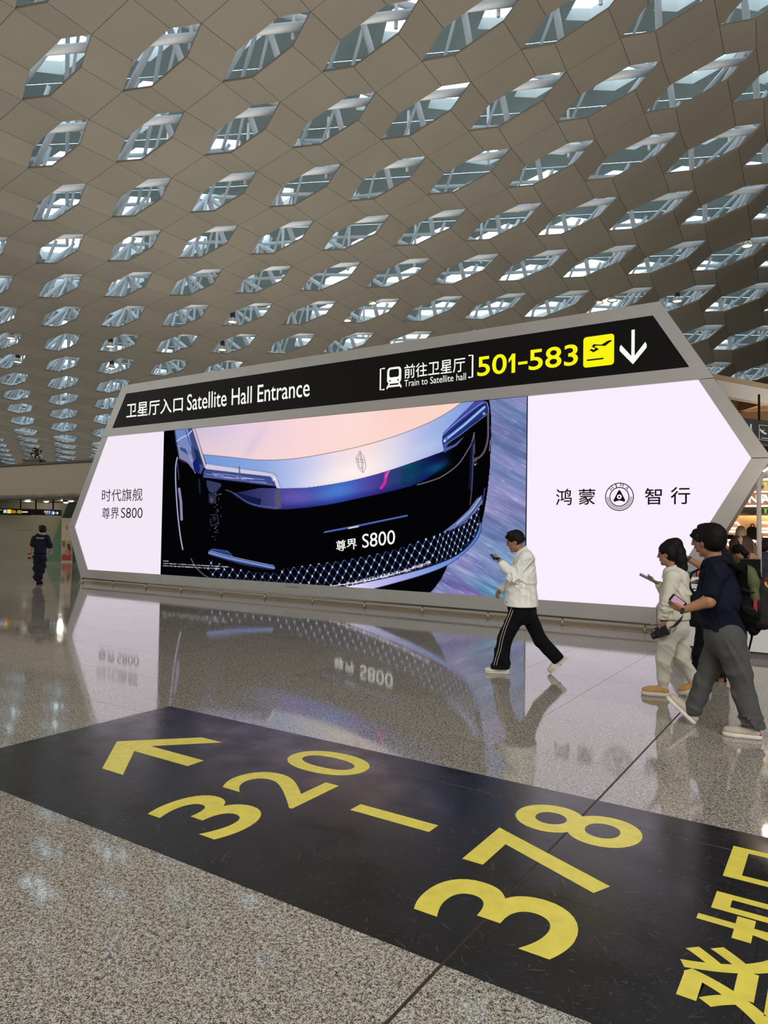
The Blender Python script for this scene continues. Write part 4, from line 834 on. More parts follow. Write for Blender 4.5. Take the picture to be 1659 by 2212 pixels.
# white beam and slatted canopy of the shop front, running off to the right
dv = Vector((math.sin(math.radians(27.6)), math.cos(math.radians(27.6)), 0))
bs = at_y(1540, 812, 14.2); be_z0 = at_y(1600, 846, 14.2).z; zt_ = bs.z
canopy = empty('canopy', (bs.x, 14.2, 0)); tag(canopy, 'white beam and wooden slatted canopy over the shop front', 'canopy')
MB().prism([(-.3*dv.x, -.3*dv.y, be_z0), (9*dv.x, 9*dv.y, be_z0), (9*dv.x, 9*dv.y, zt_-.05), (-.3*dv.x, -.3*dv.y, zt_-.05)], (-.15, .08, 0)).build('beam', M['frame'], canopy)
nv_ = Vector((-dv.y, dv.x, 0)); wood = mat('pale_wood_slat', (176, 146, 112), .5); tan = mat('tan_ceiling', (128, 112, 92), .6)
MB().prism([Vector((-.3*dv.x, -.3*dv.y, be_z0+.28)), Vector((9*dv.x, 9*dv.y, be_z0+.28)), Vector((9*dv.x, 9*dv.y, be_z0+.28))+nv_*6, Vector((-.3*dv.x, -.3*dv.y, be_z0+.28))+nv_*6], (0, 0, .1)).build('canopy_ceiling', tan, canopy)
for k in range(9):
    p_ = dv*(.9+k*.9); a_ = p_+nv_*.1; b_2 = p_+nv_*3+dv*(1.5 if k % 2 else -1.5)
    t_ = (b_2-a_).normalized(); s_ = Vector((-t_.y, t_.x, 0))*.06
    MB().prism([a_-s_+Vector((0, 0, be_z0+.02)), b_2-s_+Vector((0, 0, be_z0+.02)), b_2+s_+Vector((0, 0, be_z0+.02)), a_+s_+Vector((0, 0, be_z0+.02))], (0, 0, .24)).build('wood_slat', wood, canopy)
# black hanging sign at the right edge
hs0 = at_y(1590, 935, 14.6); hs = empty('departure_sign', tuple(hs0)); tag(hs, 'black hanging sign with a framed white aircraft pictogram at the right edge', 'hanging sign')
HP = lambda px, py, off=0: at_y(px, py, 14.6-off)-hs0
MB().prism([HP(1560, 948), HP(1700, 968), HP(1700, 914), HP(1560, 897)], (0, .12, 0)).build('sign_box', mat('charcoal_sign', (36, 38, 38), .4), hs)
MB().tube([HP(1640, 908), HP(1639.5, 852)], .02, 8).build('hanger_rod', M['black'], hs)
wh = mat('white_print', (215, 215, 212), .5)
fr_ = [(1640, 918), (1664, 921), (1664, 952.5), (1640, 949.5)]
for (p_, q_) in zip(fr_, fr_[1:]+fr_[:1]):
    MB().tube([HP(*p_, .02), HP(*q_, .02)], .006, 4).build('frame_line', wh, hs)
mesh_obj('aircraft', [HP(x, y, .02) for x, y in [(1641, 929), (1643, 926), (1647, 930), (1652, 928), (1649, 933), (1655, 935), (1657, 938), (1652, 938.5), (1645, 934)]][::-1], [tuple(range(9))], wh, hs)
mesh_obj('ground_line', [HP(x, y, .02) for x, y in [(1645, 945), (1660, 947), (1660, 948.6), (1645, 946.6)]][::-1], [(0, 1, 2, 3)], wh, hs)
mesh_obj('arrow', [HP(x, y, .02) for x, y in [(1620.5, 915.5), (1624, 916), (1624, 930), (1628, 927), (1622.5, 934), (1616, 926), (1620.5, 929.5)]][::-1], [tuple(range(7))], wh, hs)
# ------------------------------------------------------------------ figures: smooth implicit surfaces turned into one mesh per body or garment
class Sdf:
    def __init__(s, lo, hi, h):
        s.lo = np.array(lo, float); s.h = h; s.n = np.maximum(np.ceil((np.array(hi)-s.lo)/h).astype(int)+1, 4); s.F = np.full(s.n, 1.0, np.float32)
    def _box(s, lo, hi):
        a = np.maximum(np.floor((np.array(lo)-s.lo)/s.h).astype(int), 0); b = np.minimum(np.ceil((np.array(hi)-s.lo)/s.h).astype(int)+1, s.n)
        if np.any(b <= a): return None
        ax = [s.lo[k]+s.h*np.arange(a[k], b[k]) for k in range(3)]
        return tuple(slice(a[k], b[k]) for k in range(3)), np.stack(np.meshgrid(*ax, indexing='ij'), -1)
    def _mix(s, sl, d, k, op):
        F = s.F[sl]
        if op == '+':
            if k > 0: hh = np.clip(.5+.5*(F-d)/k, 0, 1); s.F[sl] = F*(1-hh)+d*hh-k*hh*(1-hh)
            else: s.F[sl] = np.minimum(F, d)
        else:
            hh = np.clip(.5-.5*(F+d)/k, 0, 1); s.F[sl] = F*(1-hh)+(-d)*hh+k*hh*(1-hh)
    def cap(s, a, b, ra, rb, k=.02, op='+', flat=None):
        a = np.array(a, float); b = np.array(b, float); m = max(ra, rb)+k+3*s.h; r = s._box(np.minimum(a, b)-m, np.maximum(a, b)+m)
        if r is None: return s
        sl, P = r; ab = b-a; L = max(ab@ab, 1e-9); t = np.clip(((P-a)@ab)/L, 0, 1); q = P-a-t[..., None]*ab
        if flat is not None:      # flat: (direction, factor) squeezes the section along a direction
            n, f = flat; n = np.array(n, float); n /= np.linalg.norm(n); q = q+((q@n)*(f-1))[..., None]*n
        s._mix(sl, (np.linalg.norm(q, axis=-1)-(ra+(rb-ra)*t)).astype(np.float32), k, op); return s
    def ell(s, c, r3, ax=None, k=.02, op='+'):
        c = np.array(c, float); r3 = np.array(r3, float); m = r3.max()+k+3*s.h; r = s._box(c-m, c+m)
        if r is None: return s
        sl, P = r; q = P-c
        if ax is not None: q = q@np.array(ax, float).T
        k0 = np.linalg.norm(q/r3, axis=-1); k1 = np.linalg.norm(q/(r3*r3), axis=-1)+1e-9
        s._mix(sl, (k0*(k0-1)/k1).astype(np.float32), k, op); return s
    def cut(s, p, n):
        """keep the side the normal n points away from"""
        n = np.array(n, float); n /= np.linalg.norm(n); ax = [s.lo[k]+s.h*np.arange(s.n[k]) for k in range(3)]
        d = (ax[0][:, None, None]-p[0])*n[0]+(ax[1][None, :, None]-p[1])*n[1]+(ax[2][None, None, :]-p[2])*n[2]
        s.F = np.maximum(s.F, d.astype(np.float32)); return s
    def folds(s, amp, freq, seed=0, lo=None, hi=None, dirn=(0, 0, 1)):
        r = s._box(s.lo if lo is None else lo, (s.lo+s.h*s.n) if hi is None else hi)
        if r is None: return s
        sl, P = r; g = np.random.default_rng(seed); acc = 0
        for i in range(5):
            v = g.normal(0, 1, 3)*.55+np.array(dirn)*1.0*(1 if i % 2 else -.8); v = v/np.linalg.norm(v)*freq*g.uniform(.7, 1.6); w = g.normal(0, 1, 3)*freq*.4
            acc = acc+np.sin(P@v+1.4*np.sin(P@w+g.uniform(0, 6))+g.uniform(0, 6))
        s.F[sl] += (acc*amp/2.2).astype(np.float32); return s
    def crease(s, amp, freq, seed=0, lo=None, hi=None, dirn=(0, 0, 1), nw=4):
        """sharp cloth creases: ridges across the direction dirn"""
        r = s._box(s.lo if lo is None else np.minimum(lo, hi), (s.lo+s.h*s.n) if hi is None else np.maximum(lo, hi))
        if r is None: return s
        sl, P = r; g = np.random.default_rng(seed); acc = 0; e_ = np.ones(P.shape[:3])
        if lo is not None:
            for k in range(3):
                w_ = (P[..., k]-min(lo[k], hi[k]))/max(abs(hi[k]-lo[k]), 1e-6); e_ = e_*np.clip(w_*5, 0, 1)*np.clip((1-w_)*5, 0, 1)
        for i in range(nw):
            v = nrmz(g.normal(0, .45, 3)+np.array(dirn))*freq*g.uniform(.6, 1.5); w = g.normal(0, 1, 3)*freq*.35
            acc = acc+(1-np.abs(np.sin(P@v+1.3*np.sin(P@w+g.uniform(0, 6))+g.uniform(0, 6))))**2.2*(.5+.5*np.sin(P@(w*.8)+i))
        s.F[sl] += (-(acc-.35*nw/2)*amp*1.9*e_).astype(np.float32); return s
    def mesh(s, name, m, parent, loc=None):
        F = s.F; ins = F < 0; n = F.shape
        c = np.zeros((n[0]-1, n[1]-1, n[2]-1), np.uint8)
        for i in (0, 1):
            for j in (0, 1):
                for k in (0, 1): c += ins[i:n[0]-1+i, j:n[1]-1+j, k:n[2]-1+k]
        cells = np.argwhere((c > 0) & (c < 8)); idx = np.full(c.shape, -1, np.int32); idx[tuple(cells.T)] = np.arange(len(cells))
        P = np.zeros((len(cells), 3)); W = np.zeros(len(cells))
        for ax in range(3):
            o = [a for a in range(3) if a != ax]
            for u in (0, 1):
                for v in (0, 1):
                    q0 = np.zeros(3, int); q0[o[0]] = u; q0[o[1]] = v; q1 = q0.copy(); q1[ax] = 1
                    f0 = F[tuple((cells+q0).T)]; f1 = F[tuple((cells+q1).T)]; mk = (f0 < 0) != (f1 < 0); t = np.where(mk, f0/np.where(mk, f0-f1, 1), 0)
                    P += mk[:, None]*(cells+q0); P[:, ax] += mk*t; W += mk
        P = s.lo+s.h*(P/W[:, None]); faces = []
        for ax in range(3):
            o1, o2 = (ax+1) % 3, (ax+2) % 3
            A = [slice(None)]*3; B = [slice(None)]*3; A[ax] = slice(0, n[ax]-1); B[ax] = slice(1, n[ax])
            for o in (o1, o2): A[o] = slice(1, n[o]-1); B[o] = slice(1, n[o]-1)
            a_, b_ = ins[tuple(A)], ins[tuple(B)]
            for sgn, mk in ((1, a_ & ~b_), (-1, ~a_ & b_)):
                e = np.argwhere(mk)
                if not len(e): continue
                for o in (o1, o2): e[:, o] += 1
                d1 = np.zeros(3, int); d1[o1] = 1; d2 = np.zeros(3, int); d2[o2] = 1
                q = np.stack([idx[tuple((e-d1-d2).T)], idx[tuple((e-d2).T)], idx[tuple(e.T)], idx[tuple((e-d1).T)]], 1)
                faces.append(q if sgn > 0 else q[:, ::-1])
        if not faces: return None
        fc = np.concatenate(faces); fc = fc[(fc >= 0).all(1)].astype(np.int32)
        me = bpy.data.meshes.new(name); me.vertices.add(len(P)); me.vertices.foreach_set('co', P.astype(np.float32).ravel())
        me.loops.add(len(fc)*4); me.loops.foreach_set('vertex_index', fc.ravel()); me.polygons.add(len(fc)); me.polygons.foreach_set('loop_start', np.arange(0, len(fc)*4, 4, dtype=np.int32))
        me.update(calc_edges=True); me.validate(); return link(name, me, m, parent, True)
A3 = lambda *v: np.array(v, float)
nrmz = lambda v: np.asarray(v, float)/np.linalg.norm(v)
class Fig:
    """local frame of a figure: x to the viewer's right, y away from the viewer, z up; origin on the floor"""
    def __init__(s, name, px, py, label, dist=None, lift=0.0):
        p = at_floor(px, py) if dist is None else at_depth(px, py, dist); v = Vector((p.x, p.y, 0)).normalized(); s.o = Vector((p.x, p.y, 0))
        s.e1 = Vector((v.y, -v.x, 0)); s.e2 = v
        s.root = empty(name, tuple(s.o+Vector((0, 0, lift))), math.atan2(s.e1.y, s.e1.x)); s.lift = lift
        tag(s.root, label, 'person')
    def P(s, px, py, d=0.0):
        r = Vector(ray(px, py)); t = (s.o.dot(s.e2)+d)/r.dot(s.e2); w = r*t
        return A3((w-s.o).dot(s.e1), d, CAM_H+w.z-s.lift)
def head_frame(yaw, pitch=0.0, roll=0.0):
    """yaw 0 faces the viewer's left, 90 faces away; pitch > 0 looks down"""
    y, p = math.radians(yaw), math.radians(pitch); f = A3(-math.cos(y)*math.cos(p), math.sin(y)*math.cos(p), -math.sin(p))
    sd = nrmz(np.cross(f, A3(0, 0, 1))); u = np.cross(sd, f); return f, sd, u
def head(S, c, fr, k=1.0):
    """skull, face, nose, brow, lips, chin, ears; c is the middle of the skull"""
    f, sd, u = fr; ax = np.array([f, sd, u]); L = lambda a, b, d: c+(f*a+sd*b+u*d)*k
    S.ell(L(-.012, 0, .022), A3(.098, .077, .098)*k, ax, .01)
    S.ell(L(.028, 0, -.035), A3(.062, .062, .085)*k, ax, .03)
    S.cap(L(.015, .032, -.075), L(.066, .012, -.105), .024*k, .020*k, .02); S.cap(L(.015, -.032, -.075), L(.066, -.012, -.105), .024*k, .020*k, .02)
    S.cap(L(.078, -.02, .030), L(.078, .02, .030), .014*k, .014*k, .012)
    S.cap(L(.090, 0, .012), L(.108, 0, -.026), .009*k, .0125*k, .008); S.cap(L(.096, .010, -.030), L(.096, -.010, -.030), .008*k, .008*k, .006)
    for s_ in (-1, 1): S.ell(L(.092, s_*.031, .006), A3(.012, .016, .010)*k, ax, .010, '-')
    S.cap(L(.088, -.020, -.057), L(.088, .020, -.057), .008*k, .008*k, .006); S.cap(L(.086, -.018, -.068), L(.086, .018, -.068), .009*k, .009*k, .006)
    S.cap(L(.10, -.02, -.0625), L(.10, .02, -.0625), .0035*k, .0035*k, .003, '-')
    for s_ in (-1, 1):
        S.ell(L(-.006, s_*.078, -.012), A3(.019, .009, .031)*k, ax, .006); S.ell(L(-.002, s_*.088, -.010), A3(.009, .006, .018)*k, ax, .004, '-')
def eyes(fig, c, fr, skin=None, k=1.0):
    f, sd, u = fr; L = lambda a, b, d: c+(f*a+sd*b+u*d)*k
    for s_ in (-1, 1):
        mb = MB(); p = L(.080, s_*.031, .006); uvs = []
        for i in range(7):
            for j in range(10):
                th, ph_ = math.pi*i/6, 2*math.pi*j/10; uvs.append(p+(f*math.cos(th)+(sd*math.cos(ph_)+u*math.sin(ph_))*math.sin(th))*.0115*k)
        mb.add(uvs, [(i*10+j, i*10+(j+1) % 10, (i+1)*10+(j+1) % 10, (i+1)*10+j) for i in range(6) for j in range(10)]); mb.build('eye', M['eye'], fig.root, True)
def hand(S, w, d, n, side=1, curl=(.5, .5, .5, .5), thumb=.6, k=1.0, spread=.0):
    """w wrist, d pointing direction, n palm normal; fingers curl towards n; side: which way the thumb leaves"""
    d = nrmz(d); n = nrmz(np.array(n)-d*np.dot(n, d)); x = np.cross(d, n)*side
    S.cap(w, w+d*.035*k, .022*k, .026*k, .012, flat=(n, 1.45)); S.cap(w+d*.03*k-x*.014*k, w+d*.078*k-x*.016*k, .022*k, .018*k, .012, flat=(n, 1.4)); S.cap(w+d*.03*k+x*.012*k, w+d*.080*k+x*.016*k, .022*k, .018*k, .012, flat=(n, 1.4))
    for i, (off, L, cu) in enumerate(zip((.029, .010, -.010, -.028), (.078, .086, .080, .062), curl)):
        b = w+d*(.085-.004*abs(i-1))*k+x*off*k; ang = cu*.9; t1 = nrmz(d*math.cos(ang)+n*math.sin(ang)+x*spread*(1.5-i)); p1 = b+t1*L*.45*k
        ang2 = cu*2.0; t2 = nrmz(d*math.cos(ang2)+n*math.sin(ang2)+x*spread*(1.5-i)); p2 = p1+t2*L*.32*k; ang3 = cu*2.8; t3 = d*math.cos(ang3)+n*math.sin(ang3); p3 = p2+t3*L*.26*k
        S.cap(b-d*.01*k, p1, .0098*k, .0088*k, .004); S.cap(p1, p2, .0088*k, .0080*k, .003); S.cap(p2, p3, .0080*k, .0068*k, .003)
    tb = w+d*.025*k+x*.022*k; td = nrmz(x*.75+d*.75+n*thumb*.6); p1 = tb+td*.038*k; td2 = nrmz(x*.25+d*.9+n*thumb*.9); p2 = p1+td2*.032*k
    S.cap(tb, p1, .015*k, .0115*k, .008); S.cap(p1, p2, .0112*k, .009*k, .003); S.cap(p2, p2+td2*.010*k, .009*k, .0075*k, .002)
def shoe(fig, heel, toe, up, m_up, m_sole, h=.1, w=.045, lace=None, lab=None, sole_t=.022, thick=1.0):
    """heel and toe: ends of the sole at ground contact"""
    heel, toe = A3(*heel), A3(*toe); d = nrmz(toe-heel); L = np.linalg.norm(toe-heel); up = nrmz(A3(*up)-d*np.dot(up, d)); s_ = np.cross(d, up)
    lo = np.minimum(heel, toe)-.12; hi = np.maximum(heel, toe)+.17
    def outline(S, z0, ra, grow, k):
        for a, b, r0, r1 in ((.11, .38, .034, .032), (.38, .72, .032, .043), (.72, .87, .043, .036)):
            S.cap(heel+d*L*a+up*z0, heel+d*L*b+up*z0, r0+grow, r1+grow, k, flat=(up, 1.35))
    S = Sdf(lo, hi, .006); outline(S, sole_t+.020, 0, .004, .02)
    S.cap(heel+d*L*.16+up*(sole_t+.03), heel+d*L*.20+up*(h*.88), .033, .037, .02); S.cap(heel+d*L*.24+up*h*.72, heel+d*L*.60+up*(sole_t+.030), .036, .032, .03)
    S.ell(heel+d*L*.20+up*(h*1.06), A3(.030, .030, .03), None, .01, '-'); S.cut(heel+up*sole_t, -up); S.cut(heel+up*(h*.97), up)
    o = S.mesh('shoe', m_up, fig.root)
    S = Sdf(lo, hi, .006); outline(S, sole_t*.6, 0, .009*thick, .02); S.cut(heel+up*(sole_t+.006*thick), up); S.cut(heel+up*.0, -up); so = S.mesh('sole', m_sole, o)
    if lab: o['label'] = lab
    if lace is not None:
        mb = MB()
        for t in (.34, .41, .48, .55):
            c = heel+d*L*t+up*(h*1.04-(t-.34)*.10); mb.tube([c-s_*.034-up*.03, c-s_*.02-up*.002, c+up*.006, c+s_*.02+d*.012-up*.002, c+s_*.034+d*.016-up*.03], .0032, 5)
        c = heel+d*L*.36+up*(h*1.06); mb.tube([c, c+s_*.03+up*.012+d*.01, c+s_*.035-up*.02], .003, 5); mb.tube([c, c-s_*.03+up*.012, c-s_*.035-up*.02], .003, 5)
        mb.build('lace', lace, o)
    return o
def skin(name, c): 
    m = mat(name, c, .5, noise=(30, .04)); m.node_tree.nodes['Principled BSDF'].inputs['Subsurface Weight'].default_value = .08; m.node_tree.nodes['Principled BSDF'].inputs['Subsurface Scale'].default_value = .02; return m
M['eye'] = mat('dark_eye', (24, 16, 14), .2)
def hair_mat(name, c): return mat(name, c, .62, spec=.14, bump=(120, .35, .002))
M['hair'] = hair_mat('black_hair', (17, 13, 13)); M['hair_warm'] = hair_mat('dark_brown_hair', (30, 17, 20))
def phone(fig, c, d, n, m_body, m_screen, L=.155, W=.075, name='smartphone', label='', T=.009, bz=(.004, .005)):
    """d long axis, n screen normal, both in the figure's local frame; a phone is a thing of its own"""
    d = nrmz(d); n = nrmz(np.array(n)-d*np.dot(n, d)); x = np.cross(d, n); M3 = Matrix(((x[0], d[0], n[0]), (x[1], d[1], n[1]), (x[2], d[2], n[2]))).to_4x4()
    Rz = Matrix.Rotation(math.atan2(fig.e1.y, fig.e1.x), 4, 'Z'); o = empty(name); o.matrix_world = Matrix.Translation(fig.o+Vector((0, 0, fig.lift))) @ Rz @ Matrix.Translation(Vector(c)) @ M3
    tag(o, label, 'smartphone')
    def rb(w, l, z0, z1, r, nm, mm):
        pts = []
        for cx_, cy_, a0 in ((w-r, l-r, 0), (-w+r, l-r, 90), (-w+r, -l+r, 180), (w-r, -l+r, 270)):
            pts += [(cx_+r*math.cos(math.radians(a0+18*i)), cy_+r*math.sin(math.radians(a0+18*i)), z0) for i in range(6)]
        return MB().prism(pts, (0, 0, z1-z0)).build(nm, mm, o)
    rb(W/2, L/2, -T, 0, .012, 'phone_body', m_body); rb(W/2-.002, L/2-.002, .0001, .0004, .011, 'phone_bezel', M['black']); rb(W/2-bz[0], L/2-bz[1], .0005, .0012, .006, 'phone_screen', m_screen); rb(.012, .012, -T-.002, -T-.0002, .005, 'camera_bump', M['black'])
    return o
def watch(fig, w, d, out, m_, r=.031):
    """strap round the wrist w along the arm direction d, dial on the side 'out'"""
    d = nrmz(d); a = nrmz(np.array(out)-d*np.dot(out, d)); b = np.cross(d, a); mb = MB(); vs = []
    for i in range(20):
        t = 2*math.pi*i/20
        for s_ in (-.011, .011): vs.append(w+a*math.cos(t)*r+b*math.sin(t)*r+d*s_)
    mb.add(vs, [(2*i, 2*i+1, (2*i+3) % 40, (2*i+2) % 40) for i in range(20)]); o = mb.build('wristwatch', m_, fig.root); c = w+a*(r+.002)
    mb = MB().tube([c-a*.004, c+a*.006], .019, 16); mb.build('watch_case', m_, o); return o
def collar(fig, c, r, rise, m_, gap=40, h=.035, w=.011, ry=.95, name='collar', drop=.03):
    """band round the neck; rise: height gained per metre towards the back; open at the front by gap degrees"""
    S = Sdf(A3(*c)-.16, A3(*c)+.16, .005); g_ = math.radians(gap); pts = []
    for i in range(15):
        t = math.pi+g_/2+(2*math.pi-g_)*i/14; x_, y_ = math.cos(t)*r, math.sin(t)*r*ry; pts.append(A3(c[0]+x_, c[1]+y_, c[2]+x_*rise))
    for p_, q_ in zip(pts, pts[1:]):
        out = lambda v: A3((v[0]-c[0])*.16, (v[1]-c[1])*.16, -h)
        S.cap(p_, q_, w*.75, w*.75, .006); S.cap(p_+out(p_)*.5, q_+out(q_)*.5, w*.95, w*.95, .006); S.cap(p_+out(p_), q_+out(q_), w*1.15, w*1.15, .006)
    for p_ in (pts[0], pts[-1]): S.cap(p_+A3(0, 0, -h*.6), p_+A3(-drop*.8, 0, -h-drop), w, w*.6, .01)
    return S.mesh(name, m_, fig.root)
def sleeve(S, sh, el, wr, r0, r1, r2, seed=0, k=.03):
    S.cap(sh, el, r0, r1, k); S.cap(el, wr, r1, r2, k)
def blk(a, b, t): return a+(b-a)*t
# materials of the clothes
M['shirt'] = mat('white_cotton_shirt', (222, 220, 212), .8, bump=(22, .35, .008)); M['blackpants'] = mat('black_track_trousers', (9, 9, 11), .9, spec=.2); M['stripe'] = mat('white_piping', (190, 180, 160), .7)
M['whiteshoe'] = mat('white_slip_on', (205, 200, 188), .5)
# ---- man in the white shirt, striding left with a folding phone
f = Fig('person', 1128, 1455, 'man in a white shirt and black side-striped trousers striding left, looking at a phone')
z = lambda x, y, d=0.0: f.P(1020+x*.1627, 1120+y*.1627, d)
sk1 = skin('tan_skin', (150, 104, 80))
hc = z(572, 300, .0); fr = head_frame(4, 16)
lo, hi = A3(-.75, -.32, -.02), A3(.62, .36, 1.85)
S = Sdf(lo, hi, .0065); head(S, hc, fr, .98)
neck = z(665, 450); S.cap(hc+A3(.035, 0, -.06), neck+A3(.01, 0, -.05), .050, .054, .03)
shN, shF = z(722, 520, -.15), z(690, 520, .17); elN, wrN = z(575, 790, -.19), z(392, 600, -.12); elF, wrF = z(560, 800, .22), z(385, 950, .16)
S.cap(neck+A3(.01, 0, -.10), z(660, 900), .06, .11, .03, flat=((0, 1, 0), .8)); S.cap(shN, elN, .045, .038, .02); S.cap(elN, wrN, .037, .026, .02); S.cap(shF, elF, .045, .038, .02); S.cap(elF, wrF, .037, .026, .02)
hd = z(330, 545, -.09)-wrN; hand(S, wrN, hd, (.25, .25, 1), 1, (.35, .3, .3, .35), .7, .95)
hand(S, wrF, z(330, 985, .12)-wrF, (.2, -.6, -.6), -1, (.75, .8, .85, .9), .5, .95)
hipN, hipF = z(640, 1230, -.09), z(700, 1230, .10); knF, anF = z(430, 1600, -.07), z(375, 1970, -.06); knR, anR = z(905, 1620, .09), z(1150, 1915, .1)
S.cap(hipN, knF, .07, .05, .03); S.cap(knF, anF, .048, .038, .02); S.cap(hipF, knR, .07, .05, .03); S.cap(knR, anR, .048, .038, .02); S.cap(z(665, 900), z(665, 1180), .12, .13, .04, flat=((0, 1, 0), .8))
S.mesh('body', sk1, f.root); eyes(f, hc, fr)
def short_hair(fig, hc, fr, m_, h=.006, vol=1.0, side=.0, fringe=True, k=1.0, back=-.055):
    fx_, sd, u = fr; ax = np.array([fx_, sd, u]); L = lambda a, b, d: hc+(fx_*a+sd*b+u*d)*k
    S = Sdf(hc-.17, hc+.17, h)
    S.ell(L(-.016, 0, .034), A3(.106, .088, .100)*k*vol, ax, .0); S.ell(L(-.045, 0, -.01), A3(.075, .082, .07)*k, ax, .02)
    S.cap(L(.04, -.05, .098), L(.04, .05, .098), .03*k, .03*k, .03)
    if fringe: S.cap(L(.082, -.045, .070), L(.086, .04, .074), .020*k, .020*k, .015)
    S.ell(L(.108, 0, -.040), A3(.075, .10, .082)*k, ax, .012, '-')
    for s_ in (-1, 1): S.ell(L(.02, s_*.09, -.045), A3(.034, .03, .052)*k, ax, .01, '-')
    S.cut(L(0, 0, back), -u-fx_*.25); S.folds(.0013, 150, 3); return S.mesh('hair', m_, fig.root)
short_hair(f, hc, fr, M['hair'], .0055, 1.0)
S = Sdf(lo+A3(0, 0, .75), hi, .0075)
S.cap(z(668, 480, 0), z(690, 560, 0), .078, .115, .04, flat=((0, 1, 0), .8)); S.cap(z(690, 540, 0), z(662, 780, 0), .11, .166, .05, flat=((0, 1, 0), .72)); S.cap(z(662, 780), z(650, 1150), .166, .200, .05, flat=((0, 1, 0), .80))
S.cap(shN, shF, .070, .070, .05); sleeve(S, shN, elN, blk(elN, wrN, .93), .072, .074, .052); sleeve(S, shF, elF, blk(elF, wrF, .93), .072, .068, .046)
S.folds(.003, 14, 5); S.crease(.010, 32, 8, z(360, 900, -.35), z(660, 600, -.0), (.8, 0, .6)); S.crease(.007, 34, 2, z(420, 1200, -.35), z(900, 700, .35), (1, .3, .2)); S.crease(.006, 22, 12, z(420, 1200, -.35), z(900, 560, .35), (.8, .0, .6)); S.crease(.008, 30, 3, z(600, 760, -.35), z(880, 500, .35), (.6, 0, -.8))
S.ell(z(620, 415), A3(.055, .055, .055), None, .01, '-')
S.cut(z(650, 1160), A3(0, 0, -1)); S.cut(blk(elN, wrN, .9)-A3(0, 0, 0), wrN-elN) if False else None
sh = S.mesh('shirt', M['shirt'], f.root)
collar(f, z(640, 425), .066, .75, M['shirt'], 50, .045, .012)
for e_, w_, r_ in ((elN, wrN, .046), (elF, wrF, .040)):
    a_, b_ = blk(e_, w_, .84), blk(e_, w_, 1.0); MB().tube([a_, blk(a_, b_, .1), b_, b_-(b_-a_)*.1], [r_*.9, r_*1.08, r_*.95, r_*.7], 16).build('cuff', M['shirt'], f.root, True)
MB().tube([z(472, 972, -.13), z(472, 972, -.145)], .006, 8).build('button', M['black'], f.root); MB().tube([z(452, 1112, -.13), z(452, 1112, -.145)], .006, 8).build('button', M['black'], f.root)
S = Sdf(A3(-.4, -.3, 0), A3(.62, .32, 1.0), .0075)
S.cap(z(655, 1120), z(655, 1240), .165, .165, .04, flat=((0, 1, 0), .85))
S.cap(hipN+A3(-.02, 0, 0), knF+A3(.005, 0, 0), .112, .094, .04); S.cap(knF, z(375, 1960, -.06), .092, .106, .03)
S.cap(hipF+A3(.02, 0, 0), knR, .112, .088, .04); S.cap(knR, z(1155, 1890, .1), .088, .086, .03)
S.crease(.008, 14, 4, None, None, (.9, .2, .3)); S.cut(z(375, 1968, -.06), anF-knF+A3(.02, 0, 0)) if False else None
S2 = S.F.copy(); ax_ = [S.lo[k]+S.h*np.arange(S.n[k]) for k in range(3)]; gx_ = ax_[0][:, None, None]; gz_ = ax_[2][None, None, :]
c1 = z(375, 1975, 0); c2 = z(1155, 1905, 0); nn = nrmz(anR-knR)
S.F = np.maximum(S.F, np.where(gx_ < c1[0]+.2, c1[2]-gz_, -1).astype(np.float32)); S.F = np.maximum(S.F, np.where(gx_ > c1[0]+.2, (gx_-c2[0])*nn[0]+(gz_-c2[2])*nn[2], -1).astype(np.float32))
tr = S.mesh('trousers', M['blackpants'], f.root)
for off in (0, 32):
    pth = [z(x+off, y, d) for x, y, d in ((525, 1175, -.165), (480, 1300, -.205), (420, 1450, -.185), (375, 1600, -.172), (345, 1750, -.166), (305, 1880, -.163), (288, 1950, -.160))]
    MB().tube([tuple(p) for p in pth], .0032, 6).build('side_stripe', M['stripe'], tr)
hx = z(478, 2035, -.06)[0]; tx = z(172, 2035, -.06)[0]
shoe(f, (hx+.01, -.06, 0.0), (tx-.005, -.06, 0.0), (0, 0, 1), M['whiteshoe'], M['whiteshoe'], .075, sole_t=.015, thick=.4)
tp = z(1040, 2055, .1); hp = z(1262, 1858, .1); tp[2] = 0.004
shoe(f, hp, tp, np.cross(np.cross(tp-hp, A3(0, 0, 1)), tp-hp), M['whiteshoe'], M['whiteshoe'], .085, sole_t=.015, thick=.4)
ph = phone(f, z(318, 520, -.125), z(380, 545, -.12)-z(290, 540, -.13), (.3, -.1, 1), M['black'], M['black'], .085, .078, label='folding phone held open by the man in the white shirt')
vs = [z(228, 480, -.10), z(268, 466, -.16), z(315, 545, -.16), z(285, 552, -.10)]
o = MB().prism([Vector(v) for v in vs], (.006, 0, -.004)).build('phone_flap', mat('bluish_phone_screen', (84, 84, 110), .25), None); o.matrix_world = f.root.matrix_world if False else Matrix.Translation(f.o) @ Matrix.Rotation(math.atan2(f.e1.y, f.e1.x), 4, 'Z')
mw = ph.matrix_world.copy(); bpy.context.view_layer.update(); o.parent = ph; o.matrix_parent_inverse = ph.matrix_world.inverted()
